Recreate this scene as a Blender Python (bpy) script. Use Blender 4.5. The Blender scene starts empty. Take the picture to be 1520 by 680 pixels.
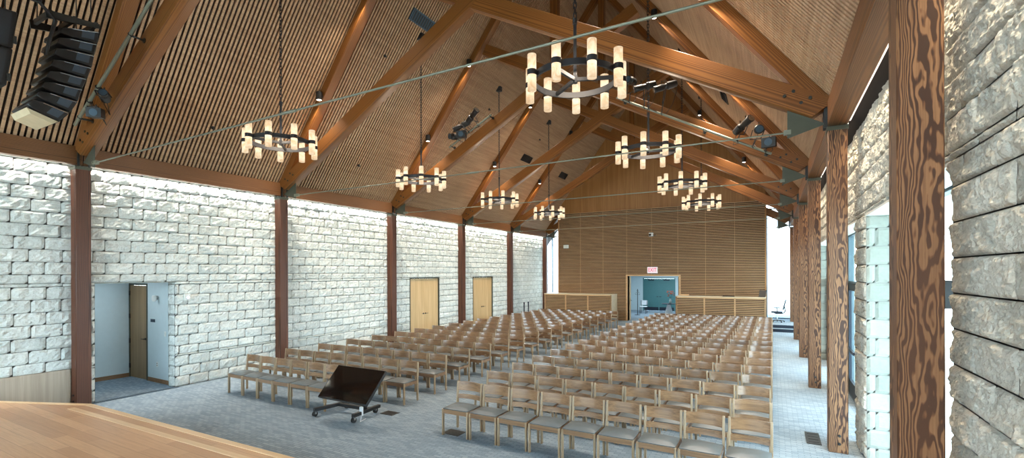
import bpy, bmesh, math, random
from mathutils import Vector, Matrix, noise

random.seed(7)
S = bpy.context.scene
COL = S.collection
PI = math.pi

# ------------------------------------------------------------------ measures
XL, XR = -12.20, 0.726            # room faces of the two rows of columns
XC = (XL + XR) / 2                # ridge line
Y1, BAY, NB = 3.998, 4.4697, 6
PY = [Y1 + n * BAY for n in range(NB)]
CW = 0.245
WLX, WRX = -12.465, 1.165           # stone faces
APEX, PITCH = 13.77, 1.30         # underside of the ceiling slats
EAVE_B, EAVE_T = 4.907, 5.27
FW = 26.10                        # face of the far slatted wall
END_Y = 27.75
H_CAM = 2.7
ORD = ['zeroth', 'first', 'second', 'third', 'fourth', 'fifth', 'sixth', 'seventh', 'eighth', 'ninth', 'tenth',
       'eleventh', 'twelfth', 'thirteenth', 'fourteenth', 'fifteenth', 'sixteenth', 'seventeenth', 'eighteenth']


def ceil_z(x):
    return APEX - PITCH * abs(x - XC)


# ------------------------------------------------------------------ node helpers
def srgb(r, g, b):
    f = lambda c: (c / 12.92 if c <= 0.04045 else ((c + 0.055) / 1.055) ** 2.4)
    return (f(r / 255), f(g / 255), f(b / 255), 1.0)


class NT:
    def __init__(self, name):
        self.m = bpy.data.materials.new(name)
        self.m.use_nodes = True
        self.t = self.m.node_tree
        self.t.nodes.clear()
        self.out = self.n('ShaderNodeOutputMaterial')

    def n(self, typ, **kw):
        nd = self.t.nodes.new(typ)
        for k, v in kw.items():
            if k in nd.inputs:
                nd.inputs[k].default_value = v
            else:
                setattr(nd, k, v)
        return nd

    def l(self, a, b):
        self.t.links.new(a, b)

    def ramp(self, fac, stops):
        r = self.n('ShaderNodeValToRGB')
        el = r.color_ramp.elements
        while len(el) < len(stops):
            el.new(0.5)
        for e, (p, c) in zip(el, stops):
            e.position = p
            e.color = c
        self.l(fac, r.inputs['Fac'])
        return r.outputs['Color']

    def mix(self, fac, a, b, blend='MIX'):
        m = self.n('ShaderNodeMix', data_type='RGBA', blend_type=blend)
        for sock, v in ((0, fac), (6, a), (7, b)):
            if hasattr(v, 'is_linked'):
                self.l(v, m.inputs[sock])
            else:
                m.inputs[sock].default_value = v
        return m.outputs[2]

    def math(self, op, a, b=0.0):
        m = self.n('ShaderNodeMath', operation=op)
        for i, v in enumerate((a, b)):
            if hasattr(v, 'is_linked'):
                self.l(v, m.inputs[i])
            else:
                m.inputs[i].default_value = v
        return m.outputs[0]

    def coords(self, scale=(1, 1, 1), loc=(0, 0, 0), rnd=(0, 0, 0), kind='Object'):
        tc = self.n('ShaderNodeTexCoord')
        src = tc.outputs[kind]
        if any(rnd):
            oi = self.n('ShaderNodeObjectInfo')
            vm = self.n('ShaderNodeVectorMath', operation='SCALE')
            vm.inputs[0].default_value = rnd
            self.l(oi.outputs['Random'], vm.inputs['Scale'])
            ad = self.n('ShaderNodeVectorMath', operation='ADD')
            self.l(src, ad.inputs[0])
            self.l(vm.outputs[0], ad.inputs[1])
            src = ad.outputs[0]
        mp = self.n('ShaderNodeMapping')
        mp.inputs['Scale'].default_value = scale
        mp.inputs['Location'].default_value = loc
        self.l(src, mp.inputs['Vector'])
        return mp.outputs[0]

    def noise(self, vec, scale, detail=3, rough=0.5, dist=0.0):
        n = self.n('ShaderNodeTexNoise', Scale=scale, Detail=detail, Roughness=rough, Distortion=dist)
        self.l(vec, n.inputs['Vector'])
        return n.outputs['Fac']

    def bump(self, height, strength, dist=0.01):
        b = self.n('ShaderNodeBump', Strength=strength, Distance=dist)
        self.l(height, b.inputs['Height'])
        return b.outputs['Normal']

    def finish(self, color, rough=0.5, metal=0.0, normal=None, spec=0.5, coat=0.0):
        p = self.n('ShaderNodeBsdfPrincipled', Metallic=metal)
        p.inputs['Specular IOR Level'].default_value = spec
        p.inputs['Coat Weight'].default_value = coat
        p.inputs['Coat Roughness'].default_value = 0.12
        for sock, v in (('Base Color', color), ('Roughness', rough)):
            if hasattr(v, 'is_linked'):
                self.l(v, p.inputs[sock])
            else:
                p.inputs[sock].default_value = v
        if normal is not None:
            self.l(normal, p.inputs['Normal'])
        self.l(p.outputs[0], self.out.inputs['Surface'])
        return self.m


def plain(name, c, rough=0.5, metal=0.0, var=0.06, nscale=9.0, spec=0.5):
    t = NT(name)
    v = t.coords()
    n = t.noise(v, nscale, 3)
    a = tuple(max(0, x * (1 - var)) for x in c[:3]) + (1,)
    b = tuple(min(1, x * (1 + var)) for x in c[:3]) + (1,)
    return t.finish(t.ramp(n, [(0.3, a), (0.7, b)]), rough, metal, spec=spec)


def emit(name, c, s):
    t = NT(name)
    e = t.n('ShaderNodeEmission', Color=c, Strength=s)
    t.l(e.outputs[0], t.out.inputs['Surface'])
    return t.m


def timber(name, dark, mid, light, ring=14.0, dist=9.0, stretch=0.14, rough=0.45, off=(0, 0.03, 0.05), contrast=0.5, bump=0.15, dscale=0.35):
    """Sawn fir: growth rings around a grain axis along local X."""
    t = NT(name)
    v = t.coords((stretch, 1, 1), off, (9, 0.05, 0.05))
    w = t.n('ShaderNodeTexWave', wave_type='RINGS', rings_direction='X', wave_profile='SIN')
    w.inputs['Scale'].default_value = ring
    w.inputs['Distortion'].default_value = dist
    w.inputs['Detail'].default_value = 2.5
    w.inputs['Detail Scale'].default_value = dscale
    w.inputs['Detail Roughness'].default_value = 0.55
    t.l(v, w.inputs['Vector'])
    base = t.ramp(w.outputs['Fac'], [(0.5 - contrast / 2, light), (0.5, mid), (min(0.99, 0.5 + contrast / 2), dark)])
    v2 = t.coords((0.6, 30, 30), (0, 0, 0), (7, 3, 2))
    fib = t.noise(v2, 4.0, 4, 0.6)
    c1 = t.mix(t.ramp(fib, [(0.35, (0, 0, 0, 1)), (0.75, (0.5, 0.5, 0.5, 1))]), base, dark)
    big = t.noise(t.coords((0.25, 1, 1), (3, 1, 2), (5, 5, 5)), 2.0, 2)
    c2 = t.mix(t.ramp(big, [(0.35, (0, 0, 0, 1)), (0.7, (0.45, 0.45, 0.45, 1))]), c1, mid)
    return t.finish(c2, rough, normal=t.bump(fib, bump, 0.004), spec=0.4)


def fine_wood(name, c1, c2, axis='X', rough=0.4, rnd=True, scale=1.0, coat=0.0, spec=0.5):
    """Oak / hemlock with fine long grain along one axis."""
    t = NT(name)
    s = {'X': (0.7, 22, 22), 'Y': (22, 0.7, 22), 'Z': (22, 22, 0.7)}[axis]
    s = tuple(x * scale for x in s)
    v = t.coords(s, (0, 0, 0), (6, 4, 3) if rnd else (0, 0, 0))
    g = t.noise(v, 2.2, 4, 0.6, 0.6)
    s2 = tuple(x * 0.28 for x in s)
    g2 = t.noise(t.coords(s2, (5, 2, 1), (6, 4, 3) if rnd else (0, 0, 0)), 2.0, 2)
    m = t.math('ADD', t.math('MULTIPLY', g, 0.6), t.math('MULTIPLY', g2, 0.4))
    return t.finish(t.ramp(m, [(0.36, c1), (0.62, c2)]), rough, normal=t.bump(g, 0.06, 0.003), coat=coat, spec=spec)


# ------------------------------------------------------------------ materials
M = {}
M['truss'] = timber('fir_truss', srgb(98, 58, 23), srgb(124, 77, 33), srgb(150, 99, 48), ring=22, dist=6, stretch=0.04, contrast=0.9, dscale=0.3, rough=0.42)
M['eave'] = timber('fir_eave_beam', srgb(86, 55, 31), srgb(112, 73, 42), srgb(138, 95, 58), ring=22, dist=8, stretch=0.05, contrast=0.8, dscale=0.5)
M['col_window'] = timber('fir_column_bold_grain', srgb(64, 40, 27), srgb(112, 75, 49), srgb(150, 110, 76), ring=30, dist=22, stretch=0.26, contrast=0.45, dscale=0.26, bump=0.3, rough=0.5)
M['col_stone'] = timber('fir_column_red', srgb(62, 35, 23), srgb(90, 52, 35), srgb(112, 70, 49), ring=22, dist=10, stretch=0.08, contrast=0.8, dscale=0.3)
M['slat'] = fine_wood('ceiling_slat_wood', srgb(162, 128, 98), srgb(196, 162, 128), 'Y', 0.55, rnd=False)
M['dark_deck'] = plain('dark_acoustic_backing', srgb(34, 26, 22), 0.9)
M['wall_slat'] = fine_wood('wall_slat_wood', srgb(188, 148, 104), srgb(216, 178, 132), 'X', 0.5, rnd=False)
M['wall_back'] = fine_wood('slat_wall_backing', srgb(70, 50, 34), srgb(96, 70, 48), 'X', 0.7, rnd=False)
M['gable'] = fine_wood('gable_veneer', srgb(156, 106, 58), srgb(180, 130, 76), 'Z', 0.45, rnd=False, scale=0.35)
M['oak'] = fine_wood('chair_oak', srgb(108, 80, 56), srgb(152, 118, 86), 'X', 0.32, coat=0.85)
M['oak_leg'] = fine_wood('chair_oak_legs', srgb(140, 118, 92), srgb(172, 150, 122), 'Z', 0.35, coat=0.15)
M['pad'] = plain('grey_vinyl', srgb(92, 101, 106), 0.36, var=0.04)
M['door'] = fine_wood('door_veneer', srgb(190, 158, 112), srgb(214, 184, 138), 'Z', 0.45, scale=0.5)
M['door_dark'] = fine_wood('door_veneer_dark', srgb(138, 110, 76), srgb(164, 134, 96), 'Z', 0.45, scale=0.5)
M['counter'] = fine_wood('counter_top', srgb(206, 188, 158), srgb(222, 206, 178), 'X', 0.4, scale=0.4)
M['panel'] = fine_wood('low_panel', srgb(168, 152, 134), srgb(188, 174, 156), 'Z', 0.5, scale=0.4)
M['base'] = fine_wood('baseboard_wood', srgb(120, 88, 58), srgb(146, 110, 76), 'Y', 0.5)
M['steel'] = plain('blackened_steel', srgb(58, 60, 60), 0.45, 0.6)
M['plate'] = plain('painted_steel_plate', srgb(74, 78, 66), 0.5, 0.2)
M['rod'] = plain('galvanised_rod', srgb(128, 132, 118), 0.45, 0.4)
M['bronze'] = plain('dark_bronze', srgb(36, 38, 43), 0.5, 0.1)
M['black'] = plain('black_plastic', srgb(26, 27, 29), 0.45)
M['black2'] = plain('black_grille', srgb(40, 42, 46), 0.6)
M['rubber'] = plain('rubber', srgb(30, 30, 32), 0.7)
M['white'] = plain('white_paint', srgb(232, 234, 232), 0.6, var=0.02)
M['soffit'] = plain('soffit_paint', srgb(226, 228, 222), 0.6, var=0.02)
M['blue_wall'] = plain('pale_blue_plaster', srgb(200, 216, 222), 0.7, var=0.02)
M['teal'] = plain('teal_paint', srgb(70, 120, 124), 0.5, var=0.03)
M['frame'] = plain('aluminium_frame', srgb(92, 112, 122), 0.45, 0.4)
M['navy'] = plain('dark_blue_metal', srgb(36, 46, 60), 0.45, 0.3)
M['vent'] = plain('vent_paint', srgb(64, 84, 100), 0.5, 0.3)
M['vent_dark'] = plain('dark_grille', srgb(58, 70, 82), 0.5)
M['chrome'] = plain('bright_metal', srgb(190, 192, 194), 0.25, 0.9)
M['beige'] = plain('beige_reflected_light', srgb(196, 182, 150), 0.6)  # reflected light on a black cabinet's underside, put into the colour
M['screen'] = plain('glossy_screen', srgb(16, 13, 12), 0.06, var=0.02, spec=0.8)
M['orange_petal'] = plain('orange_petals', srgb(226, 104, 40), 0.6, var=0.2)
M['vase'] = plain('pale_vase', srgb(186, 206, 206), 0.3)
M['cloth'] = plain('white_cloth', srgb(220, 226, 232), 0.8)
M['red'] = emit('exit_letters', srgb(226, 40, 92), 0.7)
M['sign_face'] = emit('exit_face', (1.0, 0.86, 0.90, 1), 0.58)
M['can_glow'] = emit('can_glow', (1.0, 0.9, 0.75, 1), 5.0)
M['cove_glow'] = emit('cove_glow', (1.0, 0.88, 0.74, 1), 1.4)


def mk_stone(name, lo, hi, bs=0.5, pit_shade=0.0):
    t = NT(name)
    v = t.coords((1, 1, 1), kind='Object')
    a = t.n('ShaderNodeAttribute', attribute_name='tone')
    n1 = t.noise(v, 2.2, 4)
    n2 = t.noise(v, 14, 6, 0.65)
    f = t.math('ADD', t.math('ADD', 0.1, t.math('MULTIPLY', a.outputs['Fac'], 0.25)), t.math('ADD', t.math('MULTIPLY', n1, 0.35), t.math('MULTIPLY', n2, 0.3)))
    c = t.ramp(f, [(0.3, lo), (0.75, hi)])
    n3 = t.noise(v, 34, 7, 0.7)
    if pit_shade:
        c = t.mix(t.ramp(n3, [(0.36, (pit_shade, pit_shade, pit_shade, 1)), (0.5, (0, 0, 0, 1))]), c, srgb(112, 106, 96))  # recess shade painted dark into the low spots of the bump
    h = t.math('ADD', n2, t.math('MULTIPLY', n3, 0.5))
    return t.finish(c, 0.85, normal=t.bump(h, bs, 0.03), spec=0.2)


M['stone'] = mk_stone('split_face_stone', srgb(196, 204, 202), srgb(228, 233, 229), 0.6, 0.25)
M['stone_r'] = mk_stone('split_face_stone_pit_shade', srgb(166, 166, 158), srgb(224, 221, 210), 0.8, 0.35)
M['stone_smooth'] = mk_stone('sawn_stone', srgb(140, 147, 140), srgb(170, 175, 165), 0.3)
M['mortar'] = plain('mortar', srgb(138, 140, 136), 0.9)


def mk_carpet():
    t = NT('carpet_tiles')
    v = t.coords((1, 1, 1))
    br = t.n('ShaderNodeTexBrick', offset=0.5)
    br.inputs['Scale'].default_value = 1.0
    br.inputs['Brick Width'].default_value = 0.16
    br.inputs['Row Height'].default_value = 0.05
    br.inputs['Mortar Size'].default_value = 0.005
    br.inputs['Bias'].default_value = 0.1
    br.inputs['Color1'].default_value = srgb(108, 126, 140)
    br.inputs['Color2'].default_value = srgb(148, 164, 177)
    br.inputs['Mortar'].default_value = srgb(84, 100, 114)
    t.l(v, br.inputs['Vector'])
    n1 = t.noise(v, 1.1, 3)
    n2 = t.noise(t.coords((20, 90, 20)), 3, 3)
    c = t.mix(t.ramp(n1, [(0.35, (0.0, 0, 0, 1)), (0.75, (0.35, 0.35, 0.35, 1))]), br.outputs['Color'], srgb(100, 116, 130))
    c = t.mix(t.ramp(n2, [(0.3, (0, 0, 0, 1)), (0.75, (0.5, 0.5, 0.5, 1))]), c, srgb(156, 174, 190))
    return t.finish(c, 0.9, normal=t.bump(n2, 0.2, 0.004), spec=0.15)


def mk_planks():
    t = NT('stage_oak_planks')
    v = t.coords((1, 1, 1))
    br = t.n('ShaderNodeTexBrick', offset=0.37)
    br.inputs['Scale'].default_value = 1.0
    br.inputs['Brick Width'].default_value = 1.5
    br.inputs['Row Height'].default_value = 0.15
    br.inputs['Mortar Size'].default_value = 0.0015
    br.inputs['Bias'].default_value = -0.1
    br.inputs['Color1'].default_value = srgb(186, 140, 100)
    br.inputs['Color2'].default_value = srgb(212, 168, 126)
    br.inputs['Mortar'].default_value = srgb(120, 84, 54)
    t.l(v, br.inputs['Vector'])
    g = t.noise(t.coords((0.8, 20, 20)), 2.5, 5, 0.6, 0.8)
    c = t.mix(t.ramp(g, [(0.35, (0, 0, 0, 1)), (0.7, (0.4, 0.4, 0.4, 1))]), br.outputs['Color'], srgb(158, 110, 72))
    return t.finish(c, 0.38, normal=t.bump(g, 0.05, 0.002))


M['ground'] = plain('pale_paving', srgb(206, 208, 204), 0.9, nscale=0.4)
M['carpet'] = mk_carpet()
M['stage'] = mk_planks()
M['nosing'] = fine_wood('stage_nosing', srgb(206, 168, 124), srgb(226, 192, 150), 'X', 0.35, scale=0.6)


LAMP = 0.22


def mk_alabaster():
    t = NT('alabaster_glow')
    v = t.coords((1, 1, 1), rnd=(4, 4, 4))
    n = t.noise(v, 9, 4, 0.6, 1.0)
    c = t.ramp(n, [(0.3, (1.0, 0.64, 0.34, 1)), (0.7, (1.0, 0.84, 0.60, 1))])
    tc = t.n('ShaderNodeTexCoord')
    sp = t.n('ShaderNodeSeparateXYZ')
    t.l(tc.outputs['Object'], sp.inputs[0])
    e = t.n('ShaderNodeEmission')
    t.l(c, e.inputs['Color'])
    fall = t.math('SUBTRACT', 1.0, t.math('MULTIPLY', t.math('ABSOLUTE', sp.outputs['Z']), 3.6))
    s = t.math('ADD', t.math('MULTIPLY', n, 0.5), t.math('ADD', t.math('MULTIPLY', fall, 0.5), LAMP))
    t.l(s, e.inputs['Strength'])
    t.l(e.outputs[0], t.out.inputs['Surface'])
    return t.m


M['alabaster'] = mk_alabaster()


def mk_glass(c=(0.93, 0.97, 0.97, 1)):
    t = NT('window_glass')
    tr = t.n('ShaderNodeBsdfTransparent', Color=c)
    gl = t.n('ShaderNodeBsdfGlossy', Roughness=0.02)
    mx = t.n('ShaderNodeMixShader')
    mx.inputs[0].default_value = 0.05
    t.l(tr.outputs[0], mx.inputs[1])
    t.l(gl.outputs[0], mx.inputs[2])
    t.l(mx.outputs[0], t.out.inputs['Surface'])
    return t.m


M['glass'] = mk_glass()
M['glass_tinted'] = mk_glass((0.60, 0.63, 0.64, 1))  # grey tint added to dim the daylight behind the swivel chair


# ------------------------------------------------------------------ mesh builder
class MB:
    def __init__(self):
        self.v, self.f, self.mi = [], [], []

    def face(self, pts, mi=0):
        k = len(self.v)
        self.v += [tuple(p) for p in pts]
        self.f.append(tuple(range(k, k + len(pts))))
        self.mi.append(mi)

    def hexa(self, p, mi=0):
        """p: 8 corners, 0-3 bottom ring (ccw from above), 4-7 top ring."""
        k = len(self.v)
        self.v += [tuple(q) for q in p]
        for q in ((3, 2, 1, 0), (4, 5, 6, 7), (0, 1, 5, 4), (1, 2, 6, 5), (2, 3, 7, 6), (3, 0, 4, 7)):
            self.f.append(tuple(k + i for i in q))
            self.mi.append(mi)
        return self

    def box(self, x0, x1, y0, y1, z0, z1, mi=0):
        x0, x1 = min(x0, x1), max(x0, x1)
        y0, y1 = min(y0, y1), max(y0, y1)
        z0, z1 = min(z0, z1), max(z0, z1)
        return self.hexa([(x0, y0, z0), (x1, y0, z0), (x1, y1, z0), (x0, y1, z0),
                          (x0, y0, z1), (x1, y0, z1), (x1, y1, z1), (x0, y1, z1)], mi)

    def prism(self, poly, ext, mi=0):
        """closed polygon (3D points) extruded by vector ext"""
        e = Vector(ext)
        n = len(poly)
        k = len(self.v)
        self.v += [tuple(p) for p in poly] + [tuple(Vector(p) + e) for p in poly]
        self.f.append(tuple(k + i for i in reversed(range(n))))
        self.f.append(tuple(k + n + i for i in range(n)))
        self.mi += [mi, mi]
        for i in range(n):
            j = (i + 1) % n
            self.f.append((k + i, k + j, k + n + j, k + n + i))
            self.mi.append(mi)
        return self

    def cyl(self, a, b, r, seg=12, r2=None, mi=0, caps=True):
        a, b = Vector(a), Vector(b)
        r2 = r if r2 is None else r2
        d = (b - a).normalized()
        u = d.cross(Vector((0, 0, 1)))
        if u.length < 1e-4:
            u = d.cross(Vector((1, 0, 0)))
        u.normalize()
        w = d.cross(u)
        k = len(self.v)
        for c, rr in ((a, r), (b, r2)):
            for i in range(seg):
                t = 2 * PI * i / seg
                self.v.append(tuple(c + (u * math.cos(t) + w * math.sin(t)) * rr))
        for i in range(seg):
            j = (i + 1) % seg
            self.f.append((k + i, k + j, k + seg + j, k + seg + i))
            self.mi.append(mi)
        if caps:
            self.f.append(tuple(k + i for i in reversed(range(seg))))
            self.f.append(tuple(k + seg + i for i in range(seg)))
            self.mi += [mi, mi]
        return self

    def tube(self, pts, r, seg=8, mi=0):
        for a, b in zip(pts[:-1], pts[1:]):
            self.cyl(a, b, r, seg, mi=mi)
        return self

    def lathe(self, prof, origin=(0, 0, 0), axis=(0, 0, 1), seg=20, mi=0):
        """prof: list of (radius, height) along axis"""
        o = Vector(origin)
        d = Vector(axis).normalized()
        u = d.cross(Vector((0, 0, 1)))
        if u.length < 1e-4:
            u = Vector((1, 0, 0))
        u.normalize()
        w = d.cross(u)
        k = len(self.v)
        n = len(prof)
        for (r, h) in prof:
            for i in range(seg):
                t = 2 * PI * i / seg
                self.v.append(tuple(o + d * h + (u * math.cos(t) + w * math.sin(t)) * max(r, 1e-4)))
        for q in range(n - 1):
            for i in range(seg):
                j = (i + 1) % seg
                self.f.append((k + q * seg + i, k + q * seg + j, k + (q + 1) * seg + j, k + (q + 1) * seg + i))
                self.mi.append(mi)
        self.f.append(tuple(k + i for i in reversed(range(seg))))
        self.f.append(tuple(k + (n - 1) * seg + i for i in range(seg)))
        self.mi += [mi, mi]
        return self

    def torus(self, c, R, r, axis=(0, 0, 1), seg=32, sub=8, sq=None, mi=0):
        """sq=(half width, half height) makes a flat band ring instead of a round one"""
        c = Vector(c)
        d = Vector(axis).normalized()
        u = d.cross(Vector((0, 0, 1)))
        if u.length < 1e-4:
            u = Vector((1, 0, 0))
        u.normalize()
        w = d.cross(u)
        if sq:
            sec = [(-sq[0], -sq[1]), (sq[0], -sq[1]), (sq[0], sq[1]), (-sq[0], sq[1])]
        else:
            sec = [(r * math.cos(2 * PI * i / sub), r * math.sin(2 * PI * i / sub)) for i in range(sub)]
        ns = len(sec)
        k = len(self.v)
        for i in range(seg):
            t = 2 * PI * i / seg
            e = u * math.cos(t) + w * math.sin(t)
            for (a, b) in sec:
                self.v.append(tuple(c + e * (R + a) + d * b))
        for i in range(seg):
            for j in range(ns):
                i2, j2 = (i + 1) % seg, (j + 1) % ns
                self.f.append((k + i * ns + j, k + i2 * ns + j, k + i2 * ns + j2, k + i * ns + j2))
                self.mi.append(mi)
        return self

    def build(self, name, mats, parent=None, bevel=0.0, smooth=False, origin=None, sub=False, world=True):
        """Links ONE mesh object. Points are world points; with a parent they are taken relative to the parent's root."""
        if not isinstance(mats, (list, tuple)):
            mats = [mats]
        o3 = Vector((0, 0, 0))
        if parent is not None:
            o3 = root_of(parent).location.copy() if world else o3
        elif origin is not None:
            o3 = Vector(origin)
        me = bpy.data.meshes.new(name)
        me.from_pydata([tuple(Vector(p) - o3) for p in self.v], [], self.f)
        for m in mats:
            me.materials.append(m)
        me.polygons.foreach_set('material_index', self.mi)
        bm = bmesh.new()
        bm.from_mesh(me)
        bmesh.ops.recalc_face_normals(bm, faces=bm.faces)
        if bevel > 0:
            bmesh.ops.bevel(bm, geom=list(bm.edges), offset=bevel, segments=1, affect='EDGES', clamp_overlap=True)
        bm.to_mesh(me)
        bm.free()
        if smooth:
            me.polygons.foreach_set('use_smooth', [True] * len(me.polygons))
        me.set_sharp_from_angle(angle=math.radians(40))
        ob = bpy.data.objects.new(name, me)
        COL.objects.link(ob)
        if parent is not None:
            ob.parent = parent
        else:
            ob.location = o3
        return ob


def root_of(o):
    while o.parent is not None:
        o = o.parent
    return o


def tag(o, label, cat, group=None, kind=None):
    o['label'] = label
    o['category'] = cat
    if group:
        o['group'] = group
    if kind:
        o['kind'] = kind
    return o


def thing(name, loc, label, cat, group=None, rz=0.0, kind=None):
    o = bpy.data.objects.new(name, None)
    o.empty_display_size = 0.1
    o.location = loc
    o.rotation_euler = (0, 0, rz)
    COL.objects.link(o)
    return tag(o, label, cat, group, kind)


def copy_tree(o, parent=None):
    c = o.copy()
    COL.objects.link(c)
    if parent is not None:
        c.parent = parent
    for ch in list(o.children):
        copy_tree(ch, c)
    return c


def struct(o, label, cat):
    return tag(o, label, cat, kind='structure')


def beam(name, mat, parent, a, b, w, h, cut_a=None, cut_b=None, bevel=0.006, flatend=True, roll=None, nseg=1):
    """A timber from a to b (world, centre line), w wide and h deep, grain along its own local X."""
    a, b = Vector(a), Vector(b)
    d = b - a
    L = d.length
    x = d.normalized()
    up = Vector((0, 0, 1)) if abs(x.z) < 0.95 else Vector((0, -1, 0))
    y = up.cross(x).normalized()
    z = x.cross(y)
    mb = MB()
    ca = cut_a if cut_a is not None else 0.0   # x shift of the top edge relative to centre (plumb cuts)
    cb = cut_b if cut_b is not None else 0.0
    hw, hh = w / 2, h / 2
    mb.hexa([(-ca, -hw, -hh), (L - cb, -hw, -hh), (L - cb, hw, -hh), (-ca, hw, -hh),
             (ca, -hw, hh), (L + cb, -hw, hh), (L + cb, hw, hh), (ca, hw, hh)])
    ob = mb.build(name, mat, None, bevel=bevel)
    mtx = Matrix((x, y, z)).transposed().to_4x4()
    mtx.translation = a
    if parent is not None:
        ob.parent = parent
        mtx.translation = a - root_of(parent).location
    ob.matrix_local = mtx
    return ob


# ------------------------------------------------------------------ stone walls
def stone_wall(name, o, sd, nd, s0, s1, z0, z1, holes, mat, row=0.25, blen=0.47, res=0.055, amp=0.03, phase=0.0, seed=0, joint=0.009, zoff=0.0, edge=0.016):
    """Coursed split-face blocks on the plane through o (sd along, nd outwards). holes: (s0,s1,z0,z1)."""
    o, sd, nd = Vector(o), Vector(sd), Vector(nd)
    rnd = random.Random(seed)
    V, F, MI, T = [], [], [], []
    zlines = [z0]
    k = math.floor((z0 - zoff) / row) + 1
    while zoff + k * row < z1 - 0.01:
        if zoff + k * row > z0 + 0.01:
            zlines.append(zoff + k * row)
        k += 1
    zlines.append(z1)
    extra = sorted({h[2] for h in holes} | {h[3] for h in holes})
    for e in extra:
        if z0 < e < z1 and min(abs(e - q) for q in zlines) > 0.03:
            zlines.append(e)
        elif z0 < e < z1:
            j = min(range(len(zlines)), key=lambda i: abs(zlines[i] - e))
            zlines[j] = e
    zlines = sorted(zlines)

    def P(s, z, d):
        return tuple(o + sd * s + nd * d + Vector((0, 0, z)))
    for r in range(len(zlines) - 1):
        za, zb = zlines[r], zlines[r + 1]
        zm = (za + zb) / 2
        segs = [(s0, s1)]
        for h in holes:
            if h[2] - 1e-6 <= zm <= h[3] + 1e-6:
                ns = []
                for (a, b) in segs:
                    if h[1] <= a or h[0] >= b:
                        ns.append((a, b))
                    else:
                        if h[0] > a + 0.005:
                            ns.append((a, h[0]))
                        if h[1] < b - 0.005:
                            ns.append((h[1], b))
                segs = ns
        rowi = int(round((za - zoff) / row))
        off = phase + (0.5 * blen if rowi % 2 else 0.0)
        for (a, b) in segs:
            # mortar bed
            kk = len(V)
            V += [P(a, za, 0), P(b, za, 0), P(b, zb, 0), P(a, zb, 0)]
            T += [0.5] * 4
            F.append((kk, kk + 1, kk + 2, kk + 3))
            MI.append(1)
            cuts = [a]
            q = math.floor((a - off) / blen)
            while True:
                q += 1
                c = off + q * blen + rnd.uniform(-0.03, 0.03) * (blen > 0.4)
                if c >= b - 0.05:
                    break
                if c > a + 0.05:
                    cuts.append(c)
            cuts.append(b)
            for i in range(len(cuts) - 1):
                ba, bb = cuts[i] + joint / 2, cuts[i + 1] - joint / 2
                ja, jb = za + joint / 2, zb - joint / 2
                nx = max(3, int((bb - ba) / res) + 2)
                nz = max(4, int((jb - ja) / res) + 2)
                tone = rnd.random()
                bo = rnd.uniform(-0.3, 0.5)
                tl = rnd.uniform(-0.5, 0.5)
                sh = Vector((rnd.uniform(0, 50), rnd.uniform(0, 50), rnd.uniform(0, 50)))
                kk = len(V)
                for iz in range(nz + 1):
                    # denser near the edges: first and last step short
                    tz = iz / nz
                    z = ja + (jb - ja) * tz
                    for ix in range(nx + 1):
                        tx = ix / nx
                        s = ba + (bb - ba) * tx
                        ed = min(tx * (bb - ba), (1 - tx) * (bb - ba), tz * (jb - ja), (1 - tz) * (jb - ja))
                        e = min(1.0, ed / edge)
                        e = e * e * (3 - 2 * e)
                        p = Vector((s * 6.5, z * 5.5, 0)) + sh
                        n = noise.fractal(p, 1.0, 2.0, 4)
                        n2 = noise.ridged_multi_fractal(p * 0.8, 1.0, 2.0, 3, 1.0, 2.0) if amp > 0.015 else 1.0
                        n3 = abs(noise.noise(p * 3.1)) + 0.5 * abs(noise.noise(p * 7.3)) if amp > 0.015 else 0.3
                        d = e * (0.012 + amp * (0.30 + 0.75 * n + bo * 0.4 + 0.28 * (n2 - 1.0) + tl * (tz - 0.5) - 0.9 * (n3 - 0.3)))
                        if ix in (0, nx) or iz in (0, nz):
                            d = 0.0
                        V.append(P(s, z, max(d, 0.0 if ed < 1e-6 else 0.003)))
                        T.append(tone)
                for iz in range(nz):
                    for ix in range(nx):
                        b0 = kk + iz * (nx + 1) + ix
                        F.append((b0, b0 + 1, b0 + nx + 2, b0 + nx + 1))
                        MI.append(0)
    # orientation: make faces look along nd
    flip = sd.cross(Vector((0, 0, 1))).dot(nd) < 0
    if flip:
        F = [tuple(reversed(f)) for f in F]
    me = bpy.data.meshes.new(name)
    me.from_pydata(V, [], F)
    me.materials.append(mat)
    me.materials.append(M['mortar'])
    me.polygons.foreach_set('material_index', MI)
    at = me.attributes.new('tone', 'FLOAT', 'POINT')
    at.data.foreach_set('value', T)
    me.update()
    ob = bpy.data.objects.new(name, me)
    COL.objects.link(ob)
    return ob


def add_backing(ob, boxes, mat):
    """Solid core boxes joined into the wall's own mesh (the mass behind the facing)."""
    mb = MB()
    for b in boxes:
        mb.box(*b)
    me = ob.data
    bm = bmesh.new()
    bm.from_mesh(me)
    vs = [bm.verts.new(p) for p in mb.v]
    lay = bm.verts.layers.float.get('tone')
    for v in vs:
        v[lay] = 0.5
    idx = len(me.materials)
    me.materials.append(mat)
    for f in mb.f:
        nf = bm.faces.new([vs[i] for i in f])
        nf.material_index = idx
    bm.to_mesh(me)
    bm.free()


# ================================================================== THE SETTING
BACK_Y = -6.0
mb = MB()
mb.box(-15.2, 1.6, BACK_Y, 34.2, -0.2, 0.0)
struct(mb.build('floor', M['carpet']), 'blue grey carpet tile floor of the hall', 'floor')

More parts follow.
